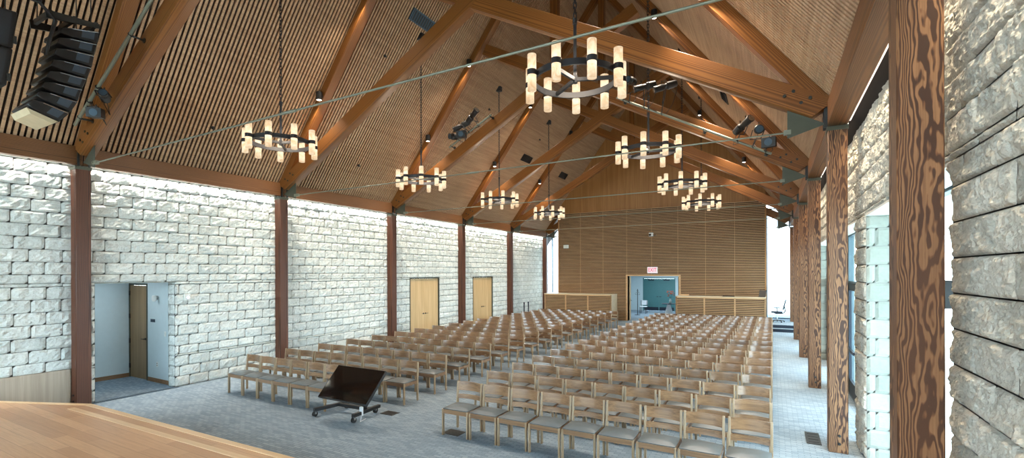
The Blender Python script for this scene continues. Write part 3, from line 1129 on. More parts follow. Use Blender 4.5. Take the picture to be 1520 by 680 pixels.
# ================================================================== CHAIRS
def make_chair():
    r = thing('stacking_chair', (0, 0, 0), 'x', 'chair')
    W, D = 0.515, 0.46
    lw, ld = 0.030, 0.042
    hx = W / 2

    def P(name, mb, mat, **k):
        return mb.build(name, M[mat], r, world=False, **k)
    for s in (-1, 1):
        x0 = s * hx - (lw if s > 0 else 0)
        mb = MB()
        mb.box(x0, x0 + lw, 0, ld, 0, 0.435)
        P('leg', mb, 'oak_leg', bevel=0.004)
        mb = MB()
        y0 = D - 0.048
        mb.hexa([(x0, y0 + 0.012, 0), (x0 + lw, y0 + 0.012, 0), (x0 + lw, y0 + 0.052, 0), (x0, y0 + 0.052, 0),
                 (x0, y0, 0.40), (x0 + lw, y0, 0.40), (x0 + lw, y0 + 0.048, 0.40), (x0, y0 + 0.048, 0.40)])
        mb.hexa([(x0, y0, 0.40), (x0 + lw, y0, 0.40), (x0 + lw, y0 + 0.048, 0.40), (x0, y0 + 0.048, 0.40),
                 (x0, y0 + 0.035, 0.81), (x0 + lw, y0 + 0.035, 0.81), (x0 + lw, y0 + 0.065, 0.81), (x0, y0 + 0.065, 0.81)])
        P('back_post', mb, 'oak_leg', bevel=0.003)
    mb = MB()
    mb.box(-hx + lw, hx - lw, 0.004, 0.026, 0.365, 0.435)
    mb.box(-hx + lw, hx - lw, D - 0.035, D - 0.012, 0.365, 0.425)
    for s in (-1, 1):
        x0 = s * (hx - 0.005) - (0.02 if s > 0 else 0)
        mb.box(x0, x0 + 0.02, ld, D - 0.048, 0.365, 0.430)
    P('seat_frame', mb, 'oak', bevel=0.002)
    # cushion
    mb = MB()
    nx, ny = 8, 8
    x0, x1, y0, y1 = -hx + 0.010, hx - 0.010, 0.008, D - 0.055
    k = len(mb.v)
    for j in range(ny + 1):
        for i in range(nx + 1):
            u, v = 2 * i / nx - 1, 2 * j / ny - 1
            b = (1 - abs(u) ** 3.0) * (1 - abs(v) ** 3.0)
            rr = 1 - 0.02 * (u * u * v * v)
            mb.v.append(((x0 + x1) / 2 + (x1 - x0) / 2 * u * rr, (y0 + y1) / 2 + (y1 - y0) / 2 * v * rr, 0.448 + 0.040 * b ** 0.75))
    for j in range(ny):
        for i in range(nx):
            a = k + j * (nx + 1) + i
            mb.f.append((a, a + 1, a + nx + 2, a + nx + 1))
            mb.mi.append(0)
    rim = [k + i for i in range(nx + 1)] + [k + j * (nx + 1) + nx for j in range(1, ny + 1)] + [k + ny * (nx + 1) + i for i in range(nx - 1, -1, -1)] + [k + j * (nx + 1) for j in range(ny - 1, 0, -1)]
    kb = len(mb.v)
    for q in rim:
        p = mb.v[q]
        mb.v.append((p[0] * 0.985, y0 + (p[1] - y0) * 0.985 + 0.003, 0.4355))
    nr = len(rim)
    for i in range(nr):
        j = (i + 1) % nr
        mb.f.append((rim[j], rim[i], kb + i, kb + j))
        mb.mi.append(0)
    mb.f.append(tuple(kb + i for i in range(nr)))
    mb.mi.append(0)
    P('seat_cushion', mb, 'pad', smooth=True)
    # curved slats
    for nm, za, zb, th in (('backrest', 0.655, 0.803, 0.018), ('lower_rail', 0.515, 0.590, 0.016)):
        mb = MB()
        seg = 8
        yb = lambda z_: D - 0.048 + 0.035 * (z_ - 0.40) / 0.41 + 0.008
        F_, B_ = [], []
        for i in range(seg + 1):
            u = 2 * i / seg - 1
            x = u * (hx - lw + 0.004)
            bow = 0.046 * (1 - u * u)
            F_.append((x, bow))
            B_.append((x, bow + th))
        k = len(mb.v)
        for zz in (za, zb):
            for (x, b) in F_:
                mb.v.append((x, yb(zz) + b, zz))
            for (x, b) in B_:
                mb.v.append((x, yb(zz) + b, zz))
        n1 = seg + 1
        for i in range(seg):
            a = k + i
            mb.f += [(a, a + 1, a + 2 * n1 + 1, a + 2 * n1), (a + n1 + 1, a + n1, a + 3 * n1, a + 3 * n1 + 1),
                     (a + 2 * n1, a + 2 * n1 + 1, a + 3 * n1 + 1, a + 3 * n1), (a + 1, a, a + n1, a + n1 + 1)]
            mb.mi += [0] * 4
        mb.f += [(k, k + 2 * n1, k + 3 * n1, k + n1), (k + seg, k + n1 + seg, k + 3 * n1 + seg, k + 2 * n1 + seg)]
        mb.mi += [0, 0]
        P(nm, mb, 'oak', smooth=True)
    return r


proto = make_chair()
first = True


def place_chair(x, y_, rz, label, group):
    global first
    if first:
        c = proto
        first = False
    else:
        c = copy_tree(proto)
    c.location = (x, y_, 0)
    c.rotation_euler = (0, 0, rz)
    c['label'] = label
    c['group'] = group
    c['category'] = 'chair'
    return c


jr = random.Random(11)
# back posts stand at y = row line; chair front is 0.46 nearer the stage
for row in range(17):
    yb = 6.765 + 0.977 * row
    for k in range(9):
        x = -4.84 + 0.2575 + 0.5385 * k + (0.012 if k == 8 and row == 0 else 0)
        lab = 'oak chair in %s row from the stage, %s seat from the aisle, window-side block' % (ORD[row + 1], ORD[k + 1])
        place_chair(x + jr.uniform(-0.006, 0.006), yb - 0.472 + jr.uniform(-0.012, 0.012), jr.uniform(-0.015, 0.015), lab, 'chairs in the window-side block')
for row in range(17):
    yb = 6.66 + 0.980 * row
    for k in range(8):                   # k counts from the stone wall
        if row == 0 and k > 5:
            continue
        x = -10.80 + 0.2575 + 0.527 * k
        x += 0.01 * (row % 3)
        yy = yb - 0.472 + 0.02 * k * (0.5 if row == 0 else 1)
        lab = 'oak chair in %s row from the stage, %s seat from the stone wall, other block' % (ORD[row + 1], ORD[k + 1])
        place_chair(x + jr.uniform(-0.003, 0.003), yy + jr.uniform(-0.008, 0.008), 0.014 + jr.uniform(-0.003, 0.003), lab, 'chairs in the stone-wall block')


# ================================================================== CHANDELIERS
def make_chandelier():
    r = thing('chandelier', (0, 0, 0), 'x', 'chandelier')
    R = 0.585

    def P(name, mb, mat, parent=None, **k):
        return mb.build(name, M[mat], parent or r, world=False, **k)
    mb = MB()
    mb.torus((0, 0, 0), R, 0, seg=48, sq=(0.014, 0.042))
    P('ring', mb, 'bronze')
    mb = MB()
    mb.cyl((0, 0, -0.05), (0, 0, 0.05), 0.035, 14)
    P('hub', mb, 'bronze')
    for k in range(3):
        t = math.radians(20 + 120 * k)
        e = Vector((math.cos(t), math.sin(t), 0))
        w = Vector((-math.sin(t), math.cos(t), 0)) * 0.02
        a, b = e * 0.02, e * (R - 0.01)
        u = Vector((0, 0, 0.024))
        mb = MB()
        mb.hexa([a - w - u, b - w - u, b + w - u, a + w - u, a - w + u, b - w + u, b + w + u, a + w + u])
        P('spoke', mb, 'bronze')
    mb = MB()
    mb.cyl((0, 0, 0.05), (0, 0, 0.82), 0.023, 10)
    mb.cyl((0, 0, 0.78), (0, 0, 0.86), 0.032, 10)
    P('stem', mb, 'bronze')
    top = ceil_z(-8.95) - 5.42
    mb = MB()
    z = 0.86
    L = 0.085
    i = 0
    while z < top - 0.05:
        ax = (1, 0, 0) if i % 2 else (0, 1, 0)
        # flat oval link from short bars
        o = Vector((0, 1, 0)) if i % 2 else Vector((1, 0, 0))
        p = [Vector((0, 0, z)) + o * 0.02, Vector((0, 0, z + L)) + o * 0.02, Vector((0, 0, z + L)) - o * 0.02, Vector((0, 0, z)) - o * 0.02]
        mb.tube(p + [p[0]], 0.008, 5)
        z += L - 0.012
        i += 1
    P('chain', mb, 'bronze')
    mb = MB()
    mb.box(-0.10, 0.10, -0.07, 0.07, top - 0.10, top + 0.07)
    P('ceiling_canopy', mb, 'bronze')
    for k in range(9):
        t = math.radians(30 + 40 * k)
        cx, cy = (R + 0.078) * math.cos(t), (R + 0.078) * math.sin(t)
        mb = MB()
        mb.lathe([(0.050, -0.25), (0.0605, -0.247), (0.0605, 0.247), (0.054, 0.25), (0.050, 0.235)], (cx, cy, 0), seg=18)
        ls = P('lamp_shade', mb, 'alabaster', smooth=False)
        mb = MB()
        mb.torus((cx, cy, 0.0), 0.0615, 0, seg=18, sq=(0.005, 0.036))
        mb.cyl(((R + 0.005) * math.cos(t), (R + 0.005) * math.sin(t), 0), ((R + 0.02) * math.cos(t), (R + 0.02) * math.sin(t), 0), 0.02, 8)
        P('band', mb, 'bronze', ls)
    return r


cp = make_chandelier()
cf = True
ch_locs = []
for s, x in ((-1, -8.95), (1, -2.43)):
    for n in range(4):
        c = cp if cf else copy_tree(cp)
        cf = False
        yy = 6.233 + BAY * n
        c.location = (x, yy, 5.42)
        c.rotation_euler = (0, 0, math.radians((-4, 0, 2, -1)[n] + (4 if s > 0 else 0)))
        c['label'] = 'ring chandelier of alabaster tubes, %s from the stage in the %s line' % (ORD[n + 1], 'stone-side' if s < 0 else 'window-side')
        c['category'] = 'chandelier'
        c['group'] = 'ring chandeliers'
        ch_locs.append((x, yy, 5.42))
bpy.context.view_layer.update()


# ================================================================== CEILING FITTINGS
can_pts = []


def can_light(x, n, label):
    y0 = PY[n] - 0.095
    z = ceil_z(x) - 0.30
    r = thing('can_spotlight', (x, y0, z), label, 'spotlight', 'can spotlights on the rafters')
    mb = MB()
    mb.lathe([(0.07, -0.09), (0.082, -0.085), (0.082, 0.11), (0.06, 0.125)], (x, y0, z), seg=18)
    mb.build('housing', M['black'], r)
    mb = MB()
    mb.cyl((x, y0, z - 0.094), (x, y0, z - 0.0905), 0.06, 18)
    mb.build('lens', M['can_glow'], r)
    mb = MB()
    mb.box(x - 0.02, x + 0.02, y0, PY[n] + 0.012, z - 0.01, z + 0.05)
    mb.build('bracket', M['black'], r)
    can_pts.append((x, y0, z - 0.11))


for n in range(1, 5):
    for s in (-1, 1):
        for lv, dx in (('low', 4.70), ('high', 2.98)):
            can_light(XC + s * dx, n, 'black can spotlight %s on the rafter, %s truss, %s slope' % (lv, ORD[n + 1], 'stone-side' if s < 0 else 'window-side'))


def slope_patch(name, x, y0, y1, up, label, cat, slots, mat, th=0.03, group=None):
    """A flat fitting lying on the underside of the ceiling slope, length along y."""
    s = 1 if x > XC else -1
    e = Vector((-s, 0, PITCH)).normalized()        # up the slope
    nn = Vector((-s * PITCH, 0, -1)).normalized()  # into the room
    c = Vector((x, 0, ceil_z(x)))
    r = thing(name, (x, (y0 + y1) / 2, ceil_z(x)), label, cat, group)
    mb = MB()

    def slab(a0, a1, b0, b1, d0, d1, mi=0):
        ps = []
        for d in (d0, d1):
            for (yy, q) in ((a0, b0), (a1, b0), (a1, b1), (a0, b1)):
                p = c + e * q + nn * d
                ps.append((p.x, yy, p.z))
        mb.hexa(ps, mi)
    h = up / 2
    f = 0.035
    slab(y0, y1, -h, -h + f, 0.002, th)
    slab(y0, y1, h - f, h, 0.002, th)
    slab(y0, y0 + f, -h, h, 0.002, th)
    slab(y1 - f, y1, -h, h, 0.002, th)
    mb.build('vent_frame', M[mat], r)
    mb = MB()
    slab(y0 + f, y1 - f, -h + f, h - f, 0.002, 0.008)
    mb.build('backing', M['black'], r)
    mb = MB()
    for k in range(slots):
        yy = y0 + f + (y1 - y0 - 2 * f) * (k + 0.5) / slots
        slab(yy - 0.012, yy + 0.012, -h + f, h - f, 0.008, th - 0.006)
    mb.build('louvre', M[mat], r)
    return r


slope_patch('ceiling_vent', -8.72, 10.02, 11.15, 0.34, 'blue grey louvred vent on the slats, near the second truss', 'vent', 12, 'vent', group='ceiling vents')
slope_patch('ceiling_vent', -10.12, 19.25, 20.15, 0.34, 'black vent low on the slats, beyond the fourth truss', 'vent', 6, 'black', group='ceiling vents')
slope_patch('ceiling_vent', -10.12, 23.65, 24.55, 0.34, 'black vent low on the slats, closest to the far wall', 'vent', 6, 'black', group='ceiling vents')
slope_patch('ceiling_vent', -1.25, 14.85, 15.75, 0.30, 'slim black vent on the window-side slope, beyond the third truss', 'vent', 6, 'black', group='ceiling vents')
slope_patch('ceiling_vent', -9.05, 11.05, 11.35, 0.22, 'small square box on the slats below the louvred vent', 'vent', 3, 'vent', group='ceiling vents')
for k, (x, yy, w) in enumerate(((-11.59, 6.31, 'in the first bay'), (-9.54, 9.85, 'in the second bay'), (-11.59, 10.78, 'low in the second bay'), (-9.45, 15.27, 'in the third bay'), (-9.48, 19.78, 'in the fourth bay'), (-9.5, 24.0, 'in the fifth bay'))):
    mb = MB()
    z = ceil_z(x)
    nn = Vector((PITCH, 0, -1)).normalized()
    p = Vector((x, yy, z))
    mb.lathe([(0.045, 0.0), (0.045, 0.012), (0.02, 0.02), (0.012, 0.05), (0.028, 0.055), (0.028, 0.06)], p, nn, 12)
    tag(mb.build('sprinkler_head', M['black'], origin=p), 'small dark sprinkler head on the stone-side slats, ' + w, 'sprinkler', 'sprinkler heads')


# ================================================================== STAGE LIGHTING
def pipe(a, b, brackets, label, yt):
    a, b = Vector(a), Vector(b)
    r = thing('lighting_pipe', a, label, 'pipe', 'lighting pipes along the trusses')
    mb = MB()
    mb.cyl(a, b, 0.03, 14)
    mb.build('tube', M['rod'], r, smooth=False)
    for t in brackets:
        p = a.lerp(b, t)
        mb = MB()
        mb.cyl(p + Vector((0, 0, -0.02)), Vector((p.x, yt + 0.005, p.z - 0.02)), 0.018, 8)
        mb.cyl(Vector((p.x, yt - 0.012, p.z - 0.02)), Vector((p.x, yt + 0.002, p.z - 0.02)), 0.045, 12)
        mb.torus(p, 0.034, 0.008, axis=(b - a), seg=14, sub=6)
        mb.build('bracket', M['steel'], r)
    return r


pipe((-11.62, 3.80, 5.545), (-8.05, 3.80, 7.44), (0.06, 0.62, 0.95), 'grey lighting pipe along the first truss by the speakers', PY[0])
pipe((-9.45, 12.74, 6.90), (-7.80, 12.74, 7.72), (0.05, 0.97), 'lighting pipe on the stone-side chord of the third truss', PY[2])
pipe((-3.75, 12.74, 7.52), (-0.02, 12.74, 5.50), (0.05, 0.6, 0.97), 'lighting pipe on the window-side chord of the third truss', PY[2])


def spot(c, aim, kind, clamp, label, k=1.0):
    """Stage lantern: ellipsoidal barrel or fresnel box, with yoke and clamp on the pipe point."""
    c, aim, clamp = Vector(c), Vector(aim).normalized(), Vector(clamp)
    r = thing('stage_spotlight', c, label, 'stage light', 'stage spotlights')
    mb = MB()
    if kind == 'long':
        mb.lathe([(q_ * k, h_ * k) for q_, h_ in ((0.06, -0.30), (0.085, -0.28), (0.095, -0.16), (0.10, -0.05), (0.075, -0.03), (0.07, 0.05), (0.085, 0.07), (0.085, 0.27), (0.095, 0.28), (0.095, 0.30))], c, aim, 18)
        front, fr = 0.30 * k, 0.08 * k
    elif kind == 'short':
        mb.lathe([(q_ * k, h_ * k) for q_, h_ in ((0.05, -0.16), (0.10, -0.13), (0.11, 0.05), (0.085, 0.08), (0.095, 0.16))], c, aim, 18)
        front, fr = 0.16 * k, 0.08 * k
    else:
        s_ = aim.cross(Vector((0, 0, 1))).normalized()
        u_ = s_.cross(aim)
        P8 = []
        for uu in (-0.11, 0.11):
            for (ss, aa) in ((-0.13, -0.12), (0.13, -0.12), (0.15, 0.12), (-0.15, 0.12)):
                P8.append(c + (s_ * ss + aim * aa + u_ * uu) * k)
        mb.hexa(P8)
        front, fr = 0.12 * k, 0.085 * k
    body = mb.build('barrel', M['black'], r)
    mb = MB()
    mb.cyl(c + aim * (front + 0.001), c + aim * (front + 0.006), fr, 18)
    mb.build('lens', M['chrome'] if kind == 'long' else M['vent'], r)
    for dd in (-0.1, 0.1) if kind == 'long' else (0.0,):
        mb = MB()
        p = c + aim * dd + Vector((0, 0, 0.09 * k))
        mb.cyl(p, p + Vector((0, 0, 0.07)), 0.009, 6)
        mb.cyl(p + Vector((0, 0, 0.07)), p + Vector((0, 0, 0.085)), 0.016, 8)
        mb.build('knob', M['black'], r)
    s_ = aim.cross(Vector((0, 0, 1))).normalized() * 0.13 * k
    mb = MB()
    mid = c.lerp(clamp, 0.55)
    mb.tube([c + s_, mid + s_ * 0.9, mid - s_ * 0.9, c - s_], 0.011, 6)
    mb.build('yoke', M['black2'], r)
    mb = MB()
    mb.cyl(mid, clamp, 0.013, 8)
    mb.torus(clamp, 0.04, 0.012, axis=(1, 0, 0.55), seg=12, sub=6)
    mb.build('clamp', M['steel'], r)
    mb = MB()
    q = [c - aim * 0.2, c - aim * 0.3 + Vector((0, 0.02, -0.15)), c.lerp(clamp, 0.6) - aim * 0.25 + Vector((0, 0, -0.1)), clamp + Vector((0.1, 0, -0.04))]
    mb.tube(q, 0.007, 5)
    mb.build('cable', M['rubber'], r)
    return r


spot((-8.45, 12.62, 7.74), (0.75, -0.3, 0.42), 'long', (-8.30, 12.74, 7.47), 'long black spotlight topmost on the stone-side pipe of the third truss')
spot((-8.86, 12.62, 7.50), (-0.75, -0.4, -0.42), 'long', (-8.65, 12.74, 7.30), 'long black spotlight second down the stone-side pipe, third truss')
spot((-9.20, 12.64, 7.20), (-0.3, -0.9, -0.1), 'short', (-9.05, 12.74, 7.10), 'short round spotlight lowest on the stone-side pipe, third truss')
spot((-8.78, 12.52, 7.18), (0.25, -0.9, -0.1), 'box', (-8.85, 12.74, 7.20), 'square black floodlight on the stone-side pipe, third truss')
spot((-2.95, 12.60, 7.62), (-0.8, -0.4, -0.22), 'long', (-3.0, 12.74, 7.11), 'long spotlight higher up the window-side pipe, third truss')
spot((-2.42, 12.60, 7.52), (-0.85, -0.35, -0.25), 'long', (-2.55, 12.74, 6.87), 'long spotlight with bright lens, second down the window-side pipe')
spot((-3.32, 12.64, 7.86), (-0.3, -0.9, 0.0), 'short', (-3.40, 12.74, 7.33), 'small spotlight at the top end of the window-side pipe')
spot((-0.62, 12.58, 6.22), (0.6, -0.7, 0.3), 'long', (-0.75, 12.74, 5.90), 'black spotlight upper of the lower cluster, window-side pipe')
spot((-0.28, 12.58, 6.08), (0.1, -0.9, -0.2), 'short', (-0.42, 12.74, 5.72), 'blue black spotlight in the middle of the lower window-side cluster')
spot((-0.06, 12.58, 5.74), (-0.2, -0.9, -0.1), 'box', (-0.16, 12.74, 5.58), 'small square floodlight lowest on the window-side pipe')
spot((-10.38, 3.80, 5.86), (0.8, -0.5, 0.3), 'short', (-10.62, 3.80, 6.07), 'short spotlight on the first truss pipe under the speakers', 0.75)
spot((-10.66, 3.78, 5.60), (0.7, -0.7, -0.1), 'box', (-10.98, 3.80, 5.88), 'square floodlight lowest on the first truss pipe', 0.75)

# ================================================================== SPEAKERS
FR = [(3.229, 6.417), (3.206, 6.22), (3.171, 6.034), (3.141, 5.836), (3.081, 5.644), (3.032, 5.471), (2.975, 5.271), (2.885, 5.076), (2.76, 4.903)]
BK = [(2.794, 6.304), (2.779, 6.161), (2.742, 5.995), (2.711, 5.821), (2.677, 5.646), (2.621, 5.464), (2.571, 5.314), (2.513, 5.176), (2.409, 5.012)]
AX0, AX1 = -9.0, -9.62
r = thing('line_array_speaker', (-9.3, 2.8, 4.9), 'hanging black line array of eight speaker boxes with reflected light coloured into the underside', 'speaker')
for k in range(8):
    f0, f1, b0, b1 = [Vector((0, *p)) for p in (FR[k], FR[k + 1], BK[k], BK[k + 1])]
    f0, f1 = f0.lerp(f1, 0.05), f1.lerp(f0, 0.05)
    b0, b1 = b0.lerp(b1, 0.10), b1.lerp(b0, 0.10)
    m0, m1 = b0.lerp(f0, 0.28), b1.lerp(f1, 0.28)
    bb0, bb1 = b0.lerp(b1, 0.18), b1.lerp(b0, 0.18)
    poly = [f0, m0, bb0, bb1, m1, f1]
    mb = MB()
    mb.prism([(AX0, p.y, p.z) for p in poly], (AX1 - AX0, 0, 0))
    cab = mb.build('cabinet', M['black'], r, bevel=0.008)
    # grille bay on the side and front grille
    mb = MB()
    q0, q1, q2, q3 = f0.lerp(m0, 0.14), f0.lerp(m0, 0.62), f1.lerp(m1, 0.62), f1.lerp(m1, 0.14)
    q = [q0.lerp(q3, 0.15), q1.lerp(q2, 0.15), q1.lerp(q2, 0.8), q0.lerp(q3, 0.8)]
    mb.prism([(AX0 + 0.004, p.y, p.z) for p in q], (-0.003, 0, 0))
    mb.build('side_grille', M['vent_dark'], cab)
    mb = MB()
    e = [m0.lerp(m1, 0.1), f0.lerp(f1, 0.1)]
    mb.tube([(AX0 + 0.006, p.y, p.z) for p in e], 0.006, 6)
    mb.build('edge_rail', M['chrome'], cab)
    mb = MB()
    dv = (f0 - m0).normalized() * 0.012
    mb.hexa([(AX1 + 0.03, *(f1)[1:]), (AX0 - 0.03, *(f1)[1:]), (AX0 - 0.03, *(f1 + dv)[1:]), (AX1 + 0.03, *(f1 + dv)[1:]),
             (AX1 + 0.03, *(f0)[1:]), (AX0 - 0.03, *(f0)[1:]), (AX0 - 0.03, *(f0 + dv)[1:]), (AX1 + 0.03, *(f0 + dv)[1:])])
    mb.build('front_grille', M['black2'], cab)
mb = MB()
q = [Vector((0, 2.43, 5.008)), Vector((0, 2.757, 4.899)), Vector((0, 2.70, 4.855)), Vector((0, 2.47, 4.935))]
mb.prism([(AX0 - 0.005, p.y, p.z) for p in q], (AX1 - AX0 + 0.01, 0, 0))
mb.build('base_plate', M['beige'], r)['label'] = 'underside, beige from reflected light in its colour'
mb = MB()
for x in (AX0 - 0.02, AX1 + 0.02):
    mb.prism([(x, 2.62, 6.46), (x, 3.24, 6.52), (x, 3.235, 6.46), (x, 2.63, 6.34)], (0.03, 0, 0))
for yy in (2.68, 2.95, 3.2):
    z = 6.40 + (yy - 2.62) * 0.12
    mb.box(AX1, AX0, yy - 0.02, yy + 0.02, z, z + 0.07)
mb.build('rigging_frame', M['steel'], r)
mb = MB()
for x in (AX0 - 0.05, AX1 + 0.05):
    for yy in (2.7, 3.15):
        mb.cyl((x, yy, 6.47), (x, yy, ceil_z(x) - 0.01), 0.008, 6)
mb.build('hanging_cable', M['steel'], r)
mb = MB()
mb.tube([(AX0 + 0.04, 2.62, 8.0), (AX0 + 0.03, 2.60, 6.75), (AX0 + 0.05, 2.55, 6.5), (AX0 + 0.05, 2.72, 6.33), (AX0 + 0.04, 2.66, 6.05), (AX0 + 0.02, 2.62, 5.8)], 0.022, 8)
mb.tube([(AX0 + 0.05, 2.55, 6.5), (AX0 + 0.04, 2.35, 6.52), (AX0 - 0.1, 2.15, 6.6)], 0.022, 8)
mb.build('signal_cable', M['rubber'], r)

SB = [[(1.55, 6.17), (2.295, 6.199), (2.249, 5.70), (1.50, 5.66)], [(1.50, 5.65), (2.249, 5.69), (2.187, 5.181), (1.44, 5.13)]]
r = thing('subwoofer_stack', (-9.1, 1.9, 5.13), 'pair of big black hanging speaker boxes cut by the picture edge', 'speaker')
for q in SB:
    mb = MB()
    mb.prism([(-8.8, a, b) for a, b in q], (-0.75, 0, 0))
    cab = mb.build('cabinet', M['black'], r, bevel=0.012)
    mb = MB()
    c0 = [Vector((0, *p)) for p in q]
    ctr = sum(c0, Vector()) / 4
    mb.prism([(-8.797, *(ctr + (p - ctr) * 0.86)[1:]) for p in c0], (-0.004, 0, 0))
    mb.build('side_panel', M['black2'], cab)
    mb = MB()
    hp = c0[1].lerp(c0[2], 0.75)
    mb.box(-8.81, -8.785, hp.y - 0.015, hp.y + 0.02, hp.z - 0.06, hp.z + 0.04)
    mb.build('latch', M['steel'], cab)
mb = MB()
for x in (-8.9, -9.45):
    for yy in (1.65, 2.2):
        mb.cyl((x, yy, 6.17), (x, yy, ceil_z(x) - 0.01), 0.008, 6)
mb.build('hanging_cable', M['steel'], r)

# ================================================================== CONFIDENCE MONITOR
r = thing('rolling_monitor', (-7.05, 6.3, 0), 'big tilted flat screen on a low black wheeled stand, facing the stage', 'monitor')
bl, br_ = Vector((-7.30, 5.80, 0.445)), Vector((-6.075, 5.80, 0.445))
tl = Vector((-7.30, 6.28, 0.945))
up = (tl - bl)
ux = (br_ - bl).normalized()
nn = ux.cross(up.normalized())      # towards the back-down or front?
if nn.y > 0:
    nn = -nn
nn.normalize()
mb = MB()
W_ = (br_ - bl).length
b4 = [bl, br_, br_ + up, tl]
mb.hexa([p - nn * 0.05 for p in b4] + [p for p in b4])
mb.build('bezel', M['black'], r, bevel=0.005)
mb = MB()
ins = [bl + ux * 0.012 + up * 0.02, br_ - ux * 0.012 + up * 0.02, br_ - ux * 0.012 + up * 0.985, tl + ux * 0.012 - up * 0.015]
mb.hexa([p + nn * 0.0005 for p in ins] + [p + nn * 0.002 for p in ins])
mb.build('display', M['screen'], r)
ctr = (bl + br_ + tl + br_ + up) / 4
mb = MB()
mb.cyl((ctr.x, 6.40, 0.12), ctr - nn * 0.10, 0.035, 12)
mb.box(ctr.x - 0.2, ctr.x + 0.2, ctr.y + 0.02, ctr.y + 0.12, ctr.z - 0.14, ctr.z - 0.06)
mb.build('neck', M['black'], r)
FL, FRR, BL_, BR2 = (-7.56, 5.95), (-6.62, 6.03), (-7.46, 6.62), (-6.72, 6.66)
mb = MB()


def bar(a, b, z, w=0.07, h=0.06):
    a, b = Vector((*a, z)), Vector((*b, z))
    d = (b - a).normalized()
    s_ = Vector((-d.y, d.x, 0)) * w / 2
    u_ = Vector((0, 0, h / 2))
    mb.hexa([a - s_ - u_, b - s_ - u_, b + s_ - u_, a + s_ - u_, a - s_ + u_, b - s_ + u_, b + s_ + u_, a + s_ + u_])


bar((-7.56, 5.93), (-7.42, 6.66), 0.13)
bar((-6.62, 6.01), (-6.68, 6.72), 0.13)
bar((-7.48, 6.42), (-6.66, 6.46), 0.13)
mb.build('base_frame', M['black'], r, bevel=0.004)
for p in (FL, FRR, BL_, BR2):
    mb = MB()
    mb.cyl((p[0] - 0.022, p[1], 0.052), (p[0] + 0.022, p[1], 0.052), 0.05, 18)
    cw = mb.build('caster', M['rubber'], r)
    mb = MB()
    mb.box(p[0] - 0.03, p[0] - 0.024, p[1] - 0.02, p[1] + 0.02, 0.05, 0.11)
    mb.box(p[0] + 0.024, p[0] + 0.03, p[1] - 0.02, p[1] + 0.02, 0.05, 0.11)
    mb.box(p[0] - 0.03, p[0] + 0.03, p[1] - 0.02, p[1] + 0.02, 0.101, 0.112)
    mb.build('fork', M['chrome'], cw)
mb = MB()
mb.box(-6.66, -6.60, 6.20, 6.24, 0.08, 0.24)
mb.build('power_strip', M['cloth'], r)['label'] = 'white power strip hanging on the stand'
mb = MB()
mb.tube([(-6.62, 6.21, 0.10), (-6.60, 6.18, 0.02), (-6.55, 6.12, 0.008), (-6.6, 6.3, 0.008)], 0.006, 6)
mb.build('power_cable', M['cloth'], r)


# ================================================================== COUNTERS
def counter(x0, x1, divs, label, side):
    yf, yb_ = 24.95, 26.06
    HT = 1.50
    r = thing('slatted_counter', ((x0 + x1) / 2, (yf + yb_) / 2, 0), label, 'counter', 'slatted counters')
    mb = MB()
    mb.box(x0 + 0.03, x1 - 0.03, yf + 0.05, yb_, 0.0, HT - 0.04)
    mb.build('body', M['wall_back'], r)
    mb = MB()
    z = 0.04
    while z < HT - 0.08:
        mb.box(x0 + 0.03, x1 - 0.03, yf, yf + 0.05, z, z + 0.030)
        z += 0.0845
    mb.build('front_slats', M['wall_slat'], r)
    mb = MB()
    for x in divs:
        mb.box(x - 0.03, x + 0.03, yf - 0.012, yf + 0.05, 0, HT - 0.04)
    mb.box(x0, x1, yf - 0.012, yf + 0.05, HT - 0.10, HT - 0.04)
    mb.build('dividers', M['wall_slat'], r)
    mb = MB()
    for x in ((x1 - 0.03, x1), (x0, x0 + 0.03)):
        mb.box(x[0], x[1], yf - 0.012, yb_, 0, HT - 0.04)
    mb.build('end_panel', M['counter'], r)
    mb = MB()
    mb.box(x0 - 0.01, x1 + 0.01, yf - 0.02, yb_, HT - 0.04, HT)
    mb.build('counter_top', M['counter'], r, bevel=0.003)
    return r


counter(-11.68, -7.68, (-11.65, -10.35, -9.02, -7.70), 'long slatted wood counter between the stone wall and the entrance', -1)
counter(-4.32, -0.30, (-4.30, -2.97, -1.60, -0.32), 'long slatted wood counter between the entrance and the end window', 1)
# on the counter by the end window
r = thing('tablet_stand', (-0.43, 25.5, 1.5), 'dark tilted tablet screen at the end of the window-side counter', 'screen')
mb = MB()
mb.hexa([(-0.60, 25.40, 1.515), (-0.30, 25.40, 1.515), (-0.30, 25.43, 1.505), (-0.60, 25.43, 1.505),
         (-0.56, 25.58, 1.83), (-0.26, 25.58, 1.83), (-0.26, 25.61, 1.82), (-0.56, 25.61, 1.82)])
mb.build('panel', M['black'], r)
mb = MB()
mb.box(-0.55, -0.32, 25.42, 25.72, 1.5, 1.512)
mb.cyl((-0.43, 25.68, 1.51), (-0.42, 25.56, 1.72), 0.015, 8)
mb.build('stand', M['steel'], r)
r = thing('keyboard', (-1.9, 25.4, 1.5), 'thin black keyboard lying on the window-side counter', 'keyboard')
mb = MB()
mb.box(-2.18, -1.64, 25.30, 25.50, 1.5, 1.522)
mb.build('case', M['black'], r, bevel=0.004)
mb = MB()
for j in range(4):
    for i in range(14):
        mb.box(-2.16 + i * 0.036, -2.13 + i * 0.036, 25.315 + j * 0.043, 25.35 + j * 0.043, 1.522, 1.527)
mb.build('key_rows', M['black2'], r)
r = thing('wooden_tray', (-4.0, 25.5, 1.5), 'small wooden tray on the counter beside the entrance', 'tray')
mb = MB()
mb.box(-4.2, -3.78, 25.35, 25.65, 1.5, 1.515)
mb.build('tray_floor', M['door'], r)
mb = MB()
mb.box(-4.2, -4.185, 25.35, 25.65, 1.515, 1.56)
